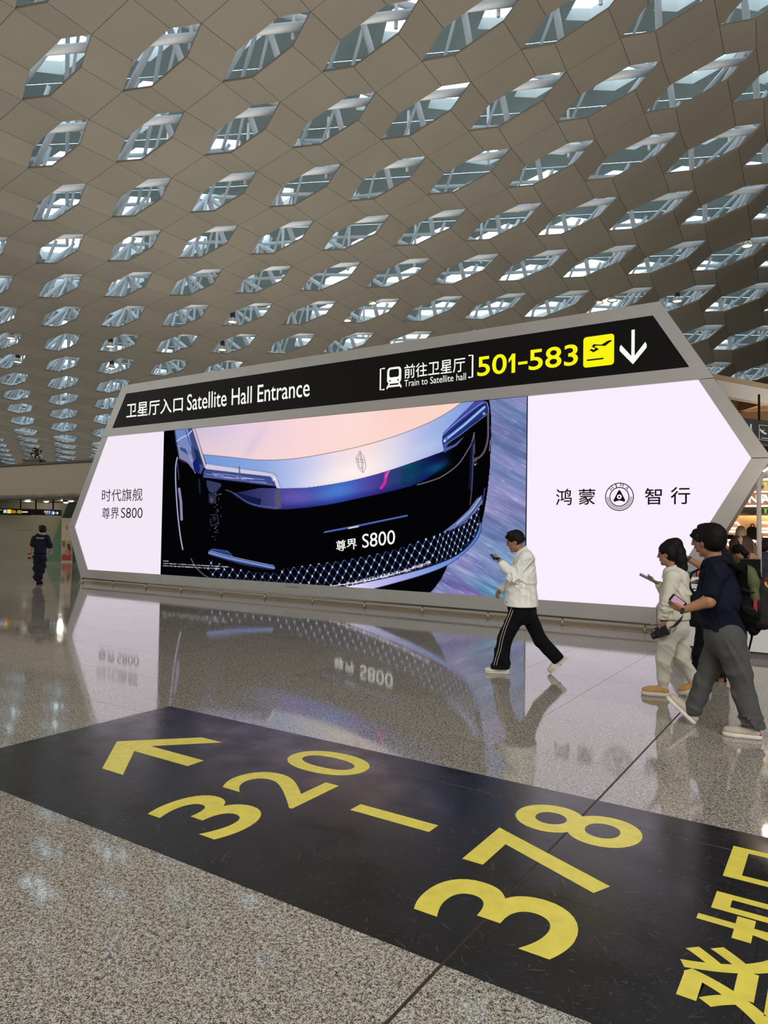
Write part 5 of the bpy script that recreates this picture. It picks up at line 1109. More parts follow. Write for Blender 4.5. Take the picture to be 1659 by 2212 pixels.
# ---- woman in the off-white tracksuit
f = Fig('person', 1440, 1502, 'woman in an off-white hooded tracksuit with a long black ponytail holding a camera')
z = lambda x, y, d=0.0: f.P(1350+x*.2260, 1120+y*.2260, d)
sk2 = skin('fair_skin', (158, 114, 90)); M['suit'] = mat('off_white_sweat_fabric', (206, 202, 186), .85, bump=(22, .35, .008)); M['ochre'] = mat('ochre_suede', (190, 146, 84), .7); M['cream'] = mat('cream_rubber', (206, 200, 186), .55)
hc = z(408, 335, -.02); fr = head_frame(14, 8); lo, hi = A3(-.62, -.36, -.01), A3(.5, .36, 1.72)
S = Sdf(lo, hi, .0065); head(S, hc, fr, .93); neck = z(445, 470)
S.cap(hc+A3(.03, 0, -.06), neck, .047, .052, .03); S.cap(neck+A3(.01, 0, -.10), z(480, 900), .055, .11, .03, flat=((0, 1, 0), .8))
shN, elN, wrN = z(462, 570, -.15), z(408, 800, -.20), z(362, 965, -.19); shF, elF, wrF = z(450, 570, .16), z(400, 740, .22), z(318, 622, .12)
for a_, b_, c_ in ((shN, elN, wrN), (shF, elF, wrF)): S.cap(a_, b_, .042, .034, .02); S.cap(b_, c_, .033, .024, .02)
hand(S, wrN, z(372, 1060, -.2)-wrN, (-.6, .7, -.1), -1, (.55, .6, .6, .6), .6, .95); hand(S, wrF, z(255, 585, .08)-wrF, (.15, .1, 1), 1, (.3, .25, .25, .25), .9, .9)
hipN, hipF = z(430, 1050, -.09), z(500, 1050, .09); knF, anF = z(372, 1340, -.08), z(368, 1600, -.07); knR, anR = z(545, 1320, .07), z(650, 1560, .08)
S.cap(hipN, knF, .07, .048, .03); S.cap(knF, anF, .046, .034, .02); S.cap(hipF, knR, .07, .048, .03); S.cap(knR, anR, .046, .034, .02)
S.mesh('body', sk2, f.root); eyes(f, hc, fr, k=.93)
fx_, sd, u = fr; ax = np.array([fx_, sd, u]); L = lambda a, b, d: hc+(fx_*a+sd*b+u*d)*.96
S = Sdf(A3(-.35, -.25, hc[2]-.52), A3(.35, .25, hc[2]+.2), .006)
S.ell(L(-.016, 0, .032), A3(.106, .088, .102)*.96, ax, .0); S.ell(L(-.04, 0, -.02), A3(.075, .082, .07), ax, .02)
S.ell(L(.110, 0, -.042), A3(.075, .10, .085), ax, .012, '-')
for s_ in (-1, 1): S.ell(L(.02, s_*.09, -.045), A3(.034, .03, .05), ax, .01, '-')
rt = z(470, 235, 0); S.ell(rt, A3(.05, .055, .045), None, .02)
tail = [z(495, 250, 0), z(520, 320, 0), z(535, 400, -.01), z(556, 470, -.02), z(570, 545, -.03)]
for (a_, b_), (r0, r1) in zip(zip(tail, tail[1:]), ((.050, .060), (.060, .058), (.058, .044), (.044, .014))): S.cap(a_, b_, r0, r1, .02)
S.cap(z(440, 400, .0), z(530, 470, 0), .045, .045, .03); S.cap(z(430, 240), z(490, 240), .05, .06, .03); S.folds(.0008, 170, 4, None, None, (2.2, .8, -.5)); S.mesh('hair', M['hair'], f.root)
MB().tube([z(452, 222), z(480, 245)], .012, 8).build('hair_tie', M['black'], f.root)
S = Sdf(A3(-.5, -.36, .6), A3(.45, .36, 1.55), .0075)
S.cap(z(500, 560), z(480, 760), .11, .145, .05, flat=((0, 1, 0), .75)); S.cap(z(480, 760), z(472, 945), .145, .155, .05, flat=((0, 1, 0), .80)); S.cap(shN, shF, .066, .066, .05)
sleeve(S, shN, elN, wrN+A3(0, 0, .01), .074, .066, .050); sleeve(S, shF, elF, blk(elF, wrF, .88), .07, .062, .04)
S.cap(z(440, 520), z(480, 600), .082, .12, .04, flat=((0, 1, 0), .8)); S.cap(z(470, 530, -.06), z(560, 650, -.05), .045, .04, .02); S.cap(z(470, 530, .06), z(560, 650, .05), .045, .04, .02); S.cap(z(560, 650, -.05), z(590, 740, 0), .05, .035, .02); S.cap(z(560, 650, .05), z(590, 740, 0), .05, .035, .02)
S.folds(.003, 14, 11); S.crease(.010, 24, 3, z(440, 960, -.35), z(660, 520, .3), (.7, 0, .6)); S.crease(.010, 30, 4, z(310, 980, -.35), z(480, 780, -.05), (.2, 0, 1)); S.ell(z(425, 455), A3(.05, .05, .05), None, .01, '-')
gx_ = (S.lo[0]+S.h*np.arange(S.n[0]))[:, None, None]; gz_ = (S.lo[2]+S.h*np.arange(S.n[2]))[None, None, :]
S.F = np.maximum(S.F, ((z(470, 955)[2]-gz_)+0*gx_).astype(np.float32)); S.mesh('hooded_jacket', M['suit'], f.root); collar(f, z(440, 470), .064, .5, M['suit'], 40, .045, .013, name='hood_edge')
S = Sdf(A3(-.35, -.3, .08), A3(.45, .3, .95), .0075)
S.cap(z(470, 930), z(470, 1040), .135, .150, .04, flat=((0, 1, 0), .85)); S.cap(hipN, knF, .108, .080, .04); S.cap(knF, z(368, 1530, -.07), .076, .068, .03); S.cap(z(368, 1530, -.07), z(370, 1600, -.07), .050, .042, .02)
S.cap(hipF, knR, .108, .082, .04); S.cap(knR, z(635, 1510, .08), .078, .066, .03); S.cap(z(635, 1510, .08), anR, .05, .042, .02); S.folds(.002, 14, 6); S.crease(.009, 18, 9, z(280, 1620, -.3), z(720, 1000, .3), (.35, .2, 1)); S.mesh('trousers', M['suit'], f.root)
h_ = z(415, 1690, -.07); t_ = z(168, 1690, -.07); shoe(f, (h_[0], -.07, .0), (t_[0], -.07, .0), (0, 0, 1), M['ochre'], M['cream'], .105, lace=mat('cream_lace', (200, 190, 170), .7), sole_t=.035, thick=1.5)
h_ = z(740, 1640, .08); t_ = z(540, 1700, .08); t_[2] = .0; h_[2] = max(h_[2], .03); shoe(f, h_, t_, np.cross(np.cross(t_-h_, A3(0, 0, 1)), t_-h_), M['ochre'], M['cream'], .105, sole_t=.035, thick=1.5)
watch(f, wrN+A3(0, 0, -.0), z(372, 1060, -.2)-wrN, (-.2, -1, .1), M['black'], .029)
phone(f, z(212, 562, .05), z(150, 530, .05)-z(280, 595, .05), (.35, -.25, 1), mat('dark_phone_case', (58, 50, 54), .4), mat('grey_phone_glass', (120, 120, 128), .15), .16, .076, label='large phone held out by the woman in the off-white tracksuit')
co = empty('camera_body'); cp = z(345, 1085, -.22); co.matrix_world = Matrix.Translation(f.o) @ Matrix.Rotation(math.atan2(f.e1.y, f.e1.x), 4, 'Z') @ Matrix.Translation(Vector(cp)) @ Matrix.Rotation(math.radians(-28), 4, 'Y')
tag(co, 'black camera hanging from the hand of the woman in off-white', 'camera'); cb = mat('black_camera_shell', (16, 16, 17), .45)
MB().box(-.055, .062, -.03, .045, -.045, .040).box(.035, .072, -.035, .052, -.05, .045).build('shell', cb, co); MB().tube([(-.055, .01, -.005), (-.10, .01, -.005), (-.105, .01, -.005)], [.036, .036, .033], 18).build('lens', cb, co, True); MB().box(-.04, .0, -.015, .025, .040, .062).build('viewfinder', cb, co); MB().tube([(.03, 0, .04), (.03, 0, .052)], .012, 12).build('dial', M['steel'], co)
st = [z(430, 1040, -.24), z(470, 1030, -.25), z(500, 1000, -.25), z(525, 975, -.25), z(548, 940, -.24), z(556, 925, -.2)]
stp = MB().tube(st, [.004, .012, .015, .013, .006, .003], 8).tube([z(430, 1040, -.24), z(425, 1075, -.25), z(450, 1088, -.25), z(475, 1070, -.25), z(490, 1040, -.25)], .004, 6).build('wrist_strap', cb, None); stp.matrix_world = Matrix.Translation(f.o) @ Matrix.Rotation(math.atan2(f.e1.y, f.e1.x), 4, 'Z'); bpy.context.view_layer.update(); stp.parent = co; stp.matrix_parent_inverse = co.matrix_world.inverted()
# ---- man in the navy polo with backpack
f = Fig('person', 1555, 1580, 'man in a navy polo shirt and grey trousers walking left with head turned away')
z = lambda x, y, d=0.0: f.P(1350+x*.2260, 1120+y*.2260, d)
sk3 = skin('warm_skin', (160, 112, 84)); M['navy'] = mat('navy_pique', (15, 19, 34), .85, spec=.15, bump=(22, .35, .008)); M['greytr'] = mat('grey_twill', (70, 69, 66), .85, bump=(22, .35, .008)); M['runner'] = mat('light_grey_knit', (176, 164, 150), .7, noise=(90, .06))
hc = z(815, 215, .0); fr = head_frame(42, -2); lo, hi = A3(-.75, -.42, -.01), A3(.62, .42, 1.85)
S = Sdf(lo, hi, .0065); head(S, hc, fr, 1.13); neck = z(845, 390)
S.cap(hc+A3(.02, 0, -.05), neck+A3(.01, 0, -.04), .060, .063, .03); S.cap(neck+A3(.02, 0, -.11), z(930, 950), .07, .13, .03, flat=((0, 1, 0), .8))
shN, elN, wrN = z(880, 500, -.19), z(800, 790, -.27), z(565, 872, -.26); shF, elF, wrF = z(900, 500, .2), z(900, 780, .24), z(860, 980, .2)
S.cap(shN, elN, .058, .050, .03); S.cap(elN, wrN, .050, .031, .03); S.cap(shF, elF, .055, .045, .03); S.cap(elF, wrF, .042, .03, .02)
hand(S, wrN, z(500, 845, -.27)-wrN, (-.1, .6, .55), 1, (.55, .6, .6, .6), .9, 1.0); hand(S, wrF, A3(-.1, 0, -.5), (0, 1, 0), 1)
hipN, hipF = z(930, 1120, -.10), z(960, 1120, .11); knF, anF = z(800, 1440, .08), z(655, 1800, .09); knR, anR = z(1090, 1480, -.09), z(1205, 1900, -.1)
S.cap(hipF, knF, .08, .055, .03); S.cap(knF, anF, .052, .04, .02); S.cap(hipN, knR, .08, .055, .03); S.cap(knR, anR, .052, .04, .02); S.mesh('body', sk3, f.root); eyes(f, hc, fr, k=1.13)
short_hair(f, hc, fr, M['hair'], .006, 1.06, k=1.15, back=-.095)
S = Sdf(A3(-.55, -.42, .7), A3(.5, .42, 1.62), .008)
S.cap(z(900, 480), z(920, 760), .13, .185, .06, flat=((0, 1, 0), .78)); S.cap(z(920, 760), z(945, 1060), .185, .178, .06, flat=((0, 1, 0), .85)); S.cap(shN+A3(0, .03, 0), shF, .085, .085, .05)
S.cap(shN, blk(shN, elN, .70), .088, .082, .04); S.cap(shF, blk(shF, elF, .7), .085, .078, .04); S.cap(z(850, 430), z(870, 500), .088, .13, .04, flat=((0, 1, 0), .8)); S.folds(.003, 12, 12); S.crease(.010, 14, 13, None, None, (.8, 0, .5))
S.ell(z(835, 380), A3(.064, .064, .05), None, .01, '-'); gz_ = (S.lo[2]+S.h*np.arange(S.n[2]))[None, None, :]; gx_ = (S.lo[0]+S.h*np.arange(S.n[0]))[:, None, None]
hz = z(900, 1065)[2]; S.F = np.maximum(S.F, ((hz-gz_)-.10*gx_).astype(np.float32)); S.mesh('polo_shirt', M['navy'], f.root)
collar(f, z(835, 385), .080, .30, M['navy'], 60, .042, .012, ry=.95)
S = Sdf(A3(-.55, -.34, .04), A3(.6, .34, 1.05), .008)
S.cap(z(950, 1020), z(955, 1120), .165, .170, .05, flat=((0, 1, 0), .85)); S.cap(hipF+A3(-.02, 0, 0), knF, .118, .094, .05); S.cap(knF, z(655, 1820, .09), .094, .074, .03); S.cap(hipN+A3(.03, 0, 0), knR, .124, .098, .05); S.cap(knR, z(1205, 1900, -.1), .098, .086, .03)
S.cap(z(1200, 1930, -.1), z(1235, 1975, -.1), .088, .080, .02); S.folds(.003, 12, 21); S.crease(.012, 34, 22, z(1050, 2060, -.3), z(1360, 1820, .1), (.2, 0, 1)); S.crease(.010, 18, 23, z(560, 1950, -.1), z(940, 1250, .35), (.5, 0, .9)); S.crease(.009, 14, 24, z(880, 1850, -.35), z(1300, 1080, .0), (.5, 0, .8))
gz_ = (S.lo[2]+S.h*np.arange(S.n[2]))[None, None, :]; gx_ = (S.lo[0]+S.h*np.arange(S.n[0]))[:, None, None]; zc = z(1235, 1992, -.1)[2]; S.F = np.maximum(S.F, np.where(gx_ > 0, zc-gz_+(gx_-z(1235, 1985, -.1)[0])*-.15, -1).astype(np.float32))
S.mesh('trousers', M['greytr'], f.root)
h_ = z(1298, 2050, -.1); t_ = z(938, 2050, -.1); o = shoe(f, (h_[0], -.1, .0), (t_[0], -.1, .0), (0, 0, 1), M['runner'], M['cream'], .105, lace=M['black'], sole_t=.028, thick=1.2)
MB().box(h_[0]-.035, h_[0]+.004, -.13, -.07, .036, .052).build('heel_patch', mat('red_heel', (176, 44, 34), .5), o)
h_ = z(655, 1915, .09); t_ = z(392, 1715, .09); h_[2] = .012; o = shoe(f, h_, t_, np.cross(np.cross(t_-h_, A3(0, 0, 1)), t_-h_), M['runner'], M['cream'], .105, lace=M['black'], sole_t=.028, thick=1.2)
watch(f, z(552, 875, -.262), z(500, 850, -.26)-wrN, (-.1, -1, .1), mat('dark_watch', (40, 40, 42), .3), .036)
phone(f, z(505, 795, -.285), z(440, 755, -.31)-z(545, 835, -.29), (-.25, -1, .45), mat('silver_phone_case', (150, 148, 148), .3), glow('pink_phone_screen', (205, 160, 185), .8), .14, .074, bz=(.008, .018), label='phone with a pink screen in the hand of the man in navy')
# backpack worn by him
bpk = empty('backpack'); bpk.matrix_world = Matrix.Translation(f.o) @ Matrix.Rotation(math.atan2(f.e1.y, f.e1.x), 4, 'Z'); tag(bpk, 'large dark trekking backpack with olive lid on the back of the man in navy', 'backpack')
class PR: root = bpk
pk = mat('black_pack_nylon', (11, 11, 12), .8, spec=.12); ol = mat('olive_pack_fabric', (74, 80, 42), .75); gp = mat('grey_pack_panel', (34, 34, 33), .8, spec=.15)
S = Sdf(A3(.05, -.3, .72), A3(.8, .3, 1.5), .008)
S.cap(z(1165, 570, 0), z(1190, 900, 0), .105, .125, .05, flat=((0, 1, 0), .75)); S.cap(z(1190, 900, 0), z(1225, 1060, 0), .12, .05, .05, flat=((0, 1, 0), .8)); S.cap(z(1120, 490, 0), z(1165, 560, 0), .07, .10, .05); S.crease(.008, 14, 31, None, None, (.4, 0, 1)); S.mesh('main_bag', pk, bpk)
S = Sdf(A3(.2, -.25, .95), A3(.85, .25, 1.5), .007); S.cap(z(1120, 462, -.07), z(1185, 515, -.10), .036, .046, .03); S.cap(z(1185, 515, -.10), z(1228, 610, -.12), .046, .046, .03); S.cap(z(1228, 610, -.12), z(1244, 760, -.13), .044, .036, .03); S.cap(z(1120, 462, .07), z(1228, 610, .12), .036, .046, .03); S.folds(.003, 40, 32); S.mesh('lid', ol, bpk)
S = Sdf(A3(.25, -.25, .75), A3(.95, .25, 1.45), .007); S.cap(z(1310, 640, 0), z(1320, 960, 0), .07, .085, .04, flat=((0, 1, 0), .55)); S.cap(z(1240, 820, 0), z(1230, 960, 0), .09, .07, .04, flat=((0, 1, 0), .6)); S.folds(.003, 40, 33); S.mesh('outer_pocket', gp, bpk)
MB().prism([z(1230, 770, -.135), z(1262, 770, -.135), z(1262, 930, -.135), z(1240, 940, -.135), z(1225, 900, -.135)], (0, -.03, 0)).build('red_tab', mat('red_webbing', (150, 16, 30), .6), bpk)
S = Sdf(z(1225, 520, 0)-.12, z(1225, 520, 0)+.12, .006); S.cap(z(1195, 505, -.03), z(1240, 530, -.03), .03, .025, .01); S.folds(.003, 80, 35); S.mesh('red_pouch', mat('red_fabric', (150, 40, 40), .6), bpk)
for yy_ in (700, 860): MB().tube([z(1130, yy_-20, -.15), z(1190, yy_, -.178), z(1262, yy_+14, -.15)], .010, 6).build('compression_strap', gp, bpk)
MB().tube([z(1215, 1085, 0), z(1212, 1140, -.01), z(1195, 1210, -.01), z(1182, 1270, 0), z(1178, 1335, 0)], [.012, .009, .008, .007, .006], 6).build('dangling_strap', pk, bpk)
MB().tube([z(1340, 570, -.05), z(1350, 600, -.1), z(1367, 640, -.1)], .006, 6).build('zip_cord', mat('red_cord', (150, 30, 36), .6), bpk)
MB().tube([z(1335, 610, -.1), z(1350, 640, -.11), z(1372, 665, -.1)], .009, 6).build('yellow_webbing', mat('yellow_webbing', (190, 170, 40), .6), bpk)
for dd in (-.13, .13): MB().tube([z(1105, 500, dd), z(1020, 425, dd), z(940, 425, dd*1.1), z(880, 520, dd*1.35), z(900, 700, dd*1.6), z(1020, 850, dd*1.5), z(1110, 900, dd)], .022, 8).build('shoulder_strap', pk, bpk, True)
# ---- man in black behind, wearing glasses, one arm raised
f = Fig('person', 1560, 1476, 'man in black with glasses behind the man in navy, one forearm raised')
z = lambda x, y, d=0.0: f.P(1350+x*.2260, 1120+y*.2260, d)
M['black_cloth'] = mat('black_cotton', (12, 12, 14), .85, spec=.2); hc = z(735, 205, 0); fr = head_frame(8, 14); lo, hi = A3(-.72, -.4, -.01), A3(.5, .4, 1.95)
S = Sdf(lo, hi, .0075); head(S, hc, fr, 1.04); neck = z(840, 380); S.cap(hc+A3(.04, 0, -.06), neck, .058, .066, .03); S.cap(neck, z(850, 900), .09, .13, .04, flat=((0, 1, 0), .8))
shN, elN, wrN = z(920, 460, -.1), z(770, 480, -.15), z(605, 385, -.12); shF, elF, wrF = z(880, 430, .2), z(820, 620, .25), z(690, 605, .1)
S.cap(shN, elN, .055, .045, .03); S.cap(elN, wrN, .046, .030, .02); S.cap(shF, elF, .05, .044, .03); S.cap(elF, wrF, .044, .030, .02)
hand(S, wrN, z(548, 335, -.1)-wrN, (-.7, 0, -.5), 1, (.6, .6, .6, .6), .6, 1.05); hand(S, wrF, z(640, 612, .08)-wrF, (0, 0, -1), -1, (.3, .3, .3, .3), .5, 1.0)
S.cap(z(800, 1050, -.09), z(740, 1300, -.08), .075, .055, .03); S.cap(z(740, 1300, -.08), z(700, 1550, -.08), .052, .04, .02); S.cap(z(880, 1050, .1), z(900, 1300, .1), .075, .055, .03); S.cap(z(900, 1300, .1), z(915, 1540, .1), .052, .04, .02)
S.mesh('body', skin('brown_skin', (150, 104, 78)), f.root); eyes(f, hc, fr, k=1.04); short_hair(f, hc, fr, M['hair_warm'], .006, 1.05, k=1.05)
fx_, sd, u = fr; L = lambda a, b, d: hc+(fx_*a+sd*b+u*d)*1.04
MB().tube([L(.10, .055, .012), L(.112, .02, .012), L(.112, -.02, .012), L(.10, -.055, .012)], .0018, 5).tube([L(.10, -.056, .012), L(0, -.08, .008)], .0016, 5).tube([L(.10, .056, .012), L(0, .08, .008)], .0016, 5).tube([L(.108, -.048, -.008), L(.114, -.03, -.014), L(.114, -.012, -.008)], .0018, 5).build('glasses', mat('silver_wire', (200, 200, 205), .2, 1.0), f.root)
watch(f, z(612, 390, -.12), z(548, 335, -.1)-wrN, (.3, -.9, .2), mat('dark_red_strap', (40, 20, 28), .5), .038)
S = Sdf(A3(-.4, -.4, .8), A3(.5, .4, 1.7), .009); S.cap(z(860, 450), z(850, 760), .12, .16, .06, flat=((0, 1, 0), .8)); S.cap(z(850, 760), z(820, 1060), .16, .17, .06, flat=((0, 1, 0), .85)); S.cap(z(930, 380, -.1), shF, .08, .08, .05); S.cap(z(920, 330, 0), z(960, 420, 0), .08, .09, .05); S.cap(shN, blk(shN, elN, .45), .085, .08, .04); S.cap(shF, blk(shF, elF, .5), .08, .07, .04); S.folds(.004, 26, 41)
S.ell(neck+A3(0, 0, .06), A3(.062, .062, .06), None, .01, '-'); S.mesh('black_shirt', M['black_cloth'], f.root)
S = Sdf(A3(-.4, -.3, .06), A3(.4, .3, 1.0), .009); S.cap(z(820, 1020), z(820, 1100), .16, .16, .05, flat=((0, 1, 0), .85)); S.cap(z(790, 1080, -.09), z(735, 1300, -.08), .12, .10, .04); S.cap(z(735, 1300, -.08), z(705, 1540, -.08), .10, .09, .03); S.cap(z(880, 1080, .1), z(905, 1300, .1), .12, .10, .04); S.cap(z(905, 1300, .1), z(915, 1530, .1), .1, .09, .03); S.folds(.004, 26, 42); S.mesh('trousers', M['black_cloth'], f.root)
h_ = z(790, 1580, -.08); t_ = z(670, 1580, -.08); shoe(f, (h_[0]+.02, -.08, 0), (t_[0]-.05, -.08, 0), (0, 0, 1), M['black'], M['black'], .09); h_ = z(945, 1540, .1); shoe(f, (h_[0]+.02, .12, 0), (h_[0]-.25, .12, 0), (0, 0, 1), M['black'], M['black'], .09)
sb = empty('sling_bag'); sb.matrix_world = Matrix.Translation(f.o) @ Matrix.Rotation(math.atan2(f.e1.y, f.e1.x), 4, 'Z'); tag(sb, 'black sling bag carried by the man in black beside the ponytail', 'bag')
S = Sdf(z(650, 780, -.12)-.3, z(650, 780, -.12)+.35, .009); S.cap(z(660, 740, -.14), z(690, 960, -.14), .085, .11, .04, flat=((0, 1, 0), 1.6)); S.folds(.003, 40, 44); S.mesh('bag_body', M['black_cloth'], sb)
MB().tube([z(630, 690, -.12), z(612, 600, -.12), z(640, 520, -.12), z(800, 440, -.14)], .014, 8).build('bag_strap', M['black_cloth'], sb, True); MB().box(0, .03, 0, .01, 0, .014).build('white_tag', wh, sb).location = z(655, 692, -.24)
# ---- security guard seen from behind
f = Fig('person', 83, 1262, 'security guard seen from behind in dark navy uniform, walking away at the far left')
z = lambda x, y, d=0.0: f.P(x*.1582, 950+y*.1582, d)
hc = z(578, 1237, 0); fr = head_frame(72, 0); lo, hi = A3(-.48, -.3, -.01), A3(.5, .34, 1.95); M['uniform'] = mat('dark_navy_uniform', (20, 21, 36), .85, spec=.2, bump=(22, .35, .008))
S = Sdf(lo, hi, .0095); head(S, hc, fr, 1.1); neck = z(575, 1300); S.cap(hc+A3(0, -.02, -.06), neck, .062, .07, .03); S.cap(neck, z(545, 1560), .1, .13, .04, flat=((0, 1, 0), 1.3))
S.cap(z(475, 1350), z(433, 1450, -.02), .042, .042, .02); S.cap(z(430, 1450, -.02), z(408, 1555, .02), .043, .03, .02); S.cap(z(645, 1350), z(683, 1460, .04), .042, .042, .02); S.cap(z(685, 1460, .04), z(702, 1520, .12), .045, .032, .02)
hand(S, z(408, 1560, .02), A3(-.02, .2, -1), (1, .2, 0), 1, (.7, .7, .7, .7), .6, 1.15); hand(S, z(702, 1515, .12), A3(.1, .3, -.9), (-1, 0, 0), -1, (.9, .9, .9, .9), .6, 1.1)
S.cap(z(505, 1600), z(505, 1880), .06, .035, .02); S.cap(z(580, 1600), z(575, 1740, .03), .06, .045, .02); S.cap(z(575, 1740, .03), z(540, 1900, -.05), .045, .035, .02); S.mesh('body', skin('ruddy_skin', (170, 116, 100)), f.root); short_hair(f, hc, fr, M['hair'], .008, 1.02, k=1.12, back=-.07)
S = Sdf(A3(-.45, -.3, .85), A3(.45, .3, 1.8), .0095); S.cap(z(555, 1350), z(550, 1450), .17, .17, .06, flat=((0, 1, 0), 1.3)); S.cap(z(550, 1450), z(545, 1545), .17, .168, .05, flat=((0, 1, 0), 1.3)); S.cap(z(480, 1335), z(640, 1335), .075, .075, .05); S.cap(z(470, 1345), z(436, 1440, -.02), .078, .07, .03); S.cap(z(650, 1345), z(680, 1450, .04), .078, .07, .03); S.cap(neck+A3(0, 0, -.0), neck+A3(0, 0, -.05), .075, .1, .02); S.crease(.012, 14, 51, None, None, (.7, 0, .7)); S.ell(neck+A3(0, .02, .055), A3(.064, .064, .05), None, .01, '-'); st_ = S.mesh('uniform_shirt', M['uniform'], f.root)
tx_ = text_on('SECURITY', z(497, 1352, -.178), z(608, 1357, -.178)-z(497, 1352, -.178), z(497, 1330, -.172)-z(497, 1352, -.178), mat('grey_print', (190, 190, 195), .6), st_)
S = Sdf(A3(-.35, -.3, .06), A3(.35, .3, 1.05), .0095); S.cap(z(545, 1545), z(545, 1610), .158, .160, .04, flat=((0, 1, 0), 1.2)); S.cap(z(505, 1600), z(505, 1740), .11, .095, .04); S.cap(z(505, 1740), z(500, 1895), .095, .075, .03); S.cap(z(580, 1600), z(575, 1740, .03), .11, .1, .04); S.cap(z(575, 1740, .03), z(540, 1895, -.05), .095, .07, .03); S.crease(.012, 16, 52, None, None, (.5, 0, .8)); S.mesh('uniform_trousers', M['uniform'], f.root)
MB().tube([z(455, 1545, 0)+A3(.0, -.11, 0), z(545, 1548, -.16), z(632, 1548, 0)+A3(0, -.1, 0)], .018, 6).build('belt', M['black'], f.root)
for x0, x1, y_, dd in ((485, 560, 1958, -.03), (520, 580, 1950, .06)):
    a_, b_ = z(x0, y_, dd), z(x1, y_, dd); shoe(f, ((a_[0]+b_[0])/2-.02, dd-.12, 0), ((a_[0]+b_[0])/2+.03, dd+.14, 0), (0, 0, 1), M['black'], M['black'], .11)
watch(f, z(409, 1555, .02), A3(-.02, .2, -1), (-1, -.2, 0), M['black'], .036)
rd = empty('handheld_radio'); rd.matrix_world = Matrix.Translation(f.o) @ Matrix.Rotation(math.atan2(f.e1.y, f.e1.x), 4, 'Z') @ Matrix.Translation(Vector(z(408, 1612, .06))); tag(rd, 'small black radio in the left hand of the security guard', 'radio'); MB().box(-.05, .05, -.02, .02, -.03, .03).build('radio_shell', M['black'], rd); MB().tube([(.05, 0, .01), (.10, 0, .02)], .006, 6).build('antenna', M['black'], rd)
# ---- two people behind the counter
f = Fig('person', 1612, 1205, 'woman with long dark hair leaning down behind the dark screen', dist=12.7)
z = lambda x, y, d=0.0: f.P(1550+x*.0723, 1100+y*.0723, d)
hc = z(625, 1270, 0); fr = head_frame(-12, 42); S = Sdf(A3(-.45, -.3, 0), A3(.6, .35, 1.7), .0095); head(S, hc, fr, .98); nk = z(800, 1420); S.cap(hc+A3(.05, 0, -.03), nk, .045, .05, .03); S.cap(nk, z(1000, 1480), .07, .08, .04); S.cap(z(1000, 1480), A3(.25, 0, .9), .1, .13, .05, flat=((0, 1, 0), .8)); S.cap(z(1010, 1440, -.12), A3(.05, -.2, 1.12), .045, .035, .02); S.cap(A3(.05, -.2, 1.12), A3(-.15, -.3, 1.11), .033, .025, .02)
hand(S, A3(-.15, -.3, 1.11), A3(-1, 0, 0), (0, 0, -1), 1, (.3, .3, .3, .3)); S.cap(A3(.25, -.08, .9), A3(.22, -.08, .1), .08, .04, .03); S.cap(A3(.25, .1, .9), A3(.28, .1, .1), .08, .04, .03); S.mesh('body', skin('peach_skin', (176, 126, 96)), f.root); eyes(f, hc, fr)
fx_, sd, u = fr; ax = np.array([fx_, sd, u]); L = lambda a, b, d: hc+(fx_*a+sd*b+u*d); S = Sdf(hc-.25, hc+A3(.45, .25, .25), .0085); S.ell(L(-.02, 0, .03), A3(.112, .09, .105), ax, 0); S.ell(L(.115, 0, -.055), A3(.08, .1, .09), ax, .01, '-')
for a_, b_, r0, r1 in ((z(690, 1180, -.04), z(830, 1330, -.05), .06, .055), (z(830, 1330, -.05), z(1000, 1400, -.04), .05, .03), (z(1000, 1400, -.04), z(1100, 1430, -.04), .03, .012)): S.cap(a_, b_, r0, r1, .02)
S.folds(.003, 100, 61); S.mesh('hair', M['hair'], f.root)
S = Sdf(A3(-.1, -.3, .2), A3(.6, .3, 1.5), .0095); S.cap(z(870, 1470), z(980, 1560), .075, .11, .04, flat=((0, 1, 0), .8)); S.cap(z(980, 1560), A3(.25, 0, .92), .115, .15, .05, flat=((0, 1, 0), .8)); S.cap(A3(.25, -.0, .9), A3(.25, 0, .25), .16, .2, .04, flat=((0, 1, 0), .8)); S.mesh('sleeveless_dress', M['black_cloth'], f.root)
for dd in (-.08, .1): shoe(f, (.30, dd, 0), (.05, dd, 0), (0, 0, 1), M['black'], M['black'], .08)
f = Fig('person', 1660, 1215, 'person with hair in a bun and dark jacket at the right edge of the counter', dist=11.45)
z = lambda x, y, d=0.0: f.P(1550+x*.0723, 1100+y*.0723, d)
hc = z(1490, 1160, 0); fr = head_frame(160, 12); S = Sdf(A3(-.4, -.3, 0), A3(.45, .35, 1.75), .0095); head(S, hc, fr, 1.0); nk = z(1500, 1400); S.cap(hc+A3(0, 0, -.06), nk, .05, .055, .03); S.cap(nk, A3(0, 0, 1.0), .09, .12, .04, flat=((0, 1, 0), .8)); S.cap(A3(0, -.09, .95), A3(0, -.09, .1), .08, .04, .03); S.cap(A3(0, .1, .95), A3(0, .1, .1), .08, .04, .03); hand(S, A3(-.18, -.2, .98), A3(0, -.2, -1), (1, 0, 0), 1); S.cap(z(1420, 1480, -.1), A3(-.18, -.2, .98), .04, .026, .02); S.mesh('body', skin('light_skin', (168, 120, 98)), f.root); eyes(f, hc, fr)
short_hair(f, hc, fr, M['hair'], .0085, 1.08, k=1.04, back=-.09); S = Sdf(z(1315, 1115)-.1, z(1315, 1115)+.1, .007); S.ell(z(1318, 1115, 0), A3(.055, .055, .05), None, .01); S.folds(.003, 100, 71); S.mesh('hair_bun', M['hair'], f.root)
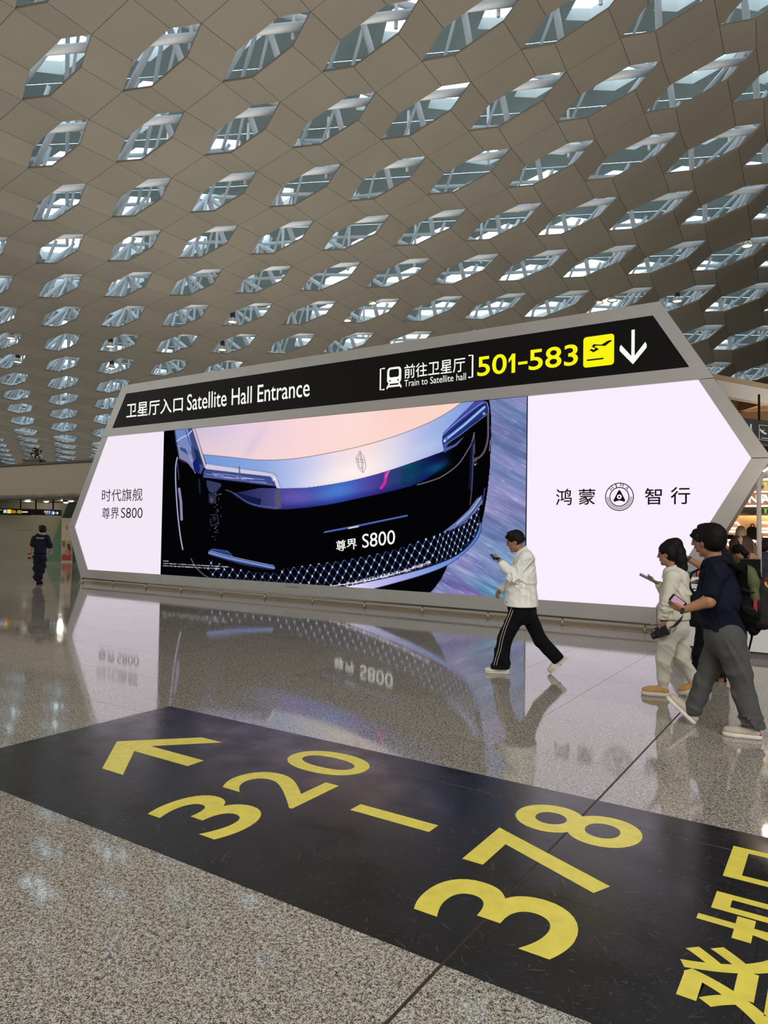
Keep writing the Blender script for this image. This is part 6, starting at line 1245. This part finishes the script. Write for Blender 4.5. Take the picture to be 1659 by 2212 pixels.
M['jacket'] = mat('dark_violet_jacket', (30, 28, 46), .8); S = Sdf(A3(-.35, -.35, .6), A3(.4, .35, 1.5), .0095); S.cap(z(1500, 1480), A3(0, 0, 1.0), .13, .16, .05, flat=((0, 1, 0), .8)); S.cap(A3(0, 0, 1), A3(0, 0, .75), .16, .17, .04, flat=((0, 1, 0), .8)); S.cap(z(1400, 1490, -.1), A3(-.17, -.18, 1.02), .07, .055, .04); S.cap(z(1600, 1490, .1), A3(.15, .1, 1.0), .07, .055, .04); S.folds(.004, 26, 72); S.mesh('jacket', M['jacket'], f.root)
S = Sdf(A3(-.3, -.3, .05), A3(.3, .3, .95), .0095); S.cap(A3(0, 0, .8), A3(0, 0, .85), .14, .14, .04); S.cap(A3(0, -.09, .8), A3(0, -.09, .1), .1, .07, .03); S.cap(A3(0, .1, .8), A3(0, .1, .1), .1, .07, .03); S.mesh('trousers', M['black_cloth'], f.root)
for dd in (-.09, .1): shoe(f, (-.1, dd, 0), (.16, dd, 0), (0, 0, 1), M['black'], M['black'], .08)
# ---- mannequin with jacket in the shop
mp = shop_pt(1601, 1215, YS-1.0); mn = empty('mannequin', (mp.x, YS-1.0, 0)); tag(mn, 'headed shop mannequin in a brown jacket before the warm wall', 'mannequin')
class FM: pass
zq = lambda x, y, d=0.0: (lambda p: A3(p.x-mp.x, d, p.z))(at_y(1550+x*.0723, 1100+y*.0723, YS-1.0+d))
S = Sdf(A3(-.45, -.3, .0), A3(.5, .3, 2.1), .011); S.ell(zq(700, 710), A3(.105, .12, .155), None, .01); S.cap(zq(700, 800), zq(700, 950), .06, .07, .03); S.cap(zq(700, 960), A3(0, 0, 1.0), .12, .12, .04); S.cap(A3(0, -.09, 1), A3(0, -.09, .03), .09, .05, .03); S.cap(A3(0, .09, 1), A3(0, .09, .03), .09, .05, .03); S.mesh('body', mat('ivory_mannequin', (226, 196, 150), .4), mn)
jk = mat('brown_jacket', (96, 72, 62), .75); S = Sdf(A3(-.5, -.3, .7), A3(.5, .3, 1.9), .010); S.cap(zq(690, 1010), zq(700, 1500), .19, .21, .05, flat=((0, 1, 0), 1.2)); S.cap(zq(520, 985), zq(900, 985), .08, .08, .05); S.cap(zq(480, 1010), zq(420, 1450), .085, .06, .03); S.cap(zq(930, 1010), zq(990, 1400), .085, .06, .03); S.cap(zq(690, 880, -.12), zq(680, 1200, -.26), .05, .03, .02, '-'); S.folds(.005, 24, 81); S.mesh('jacket', jk, mn)
MB().prism([zq(640, 930, -.2), zq(745, 930, -.2), zq(700, 1180, -.24)], (0, .05, 0)).build('shirt_front', mat('cream_shirt', (220, 190, 140), .7), mn)
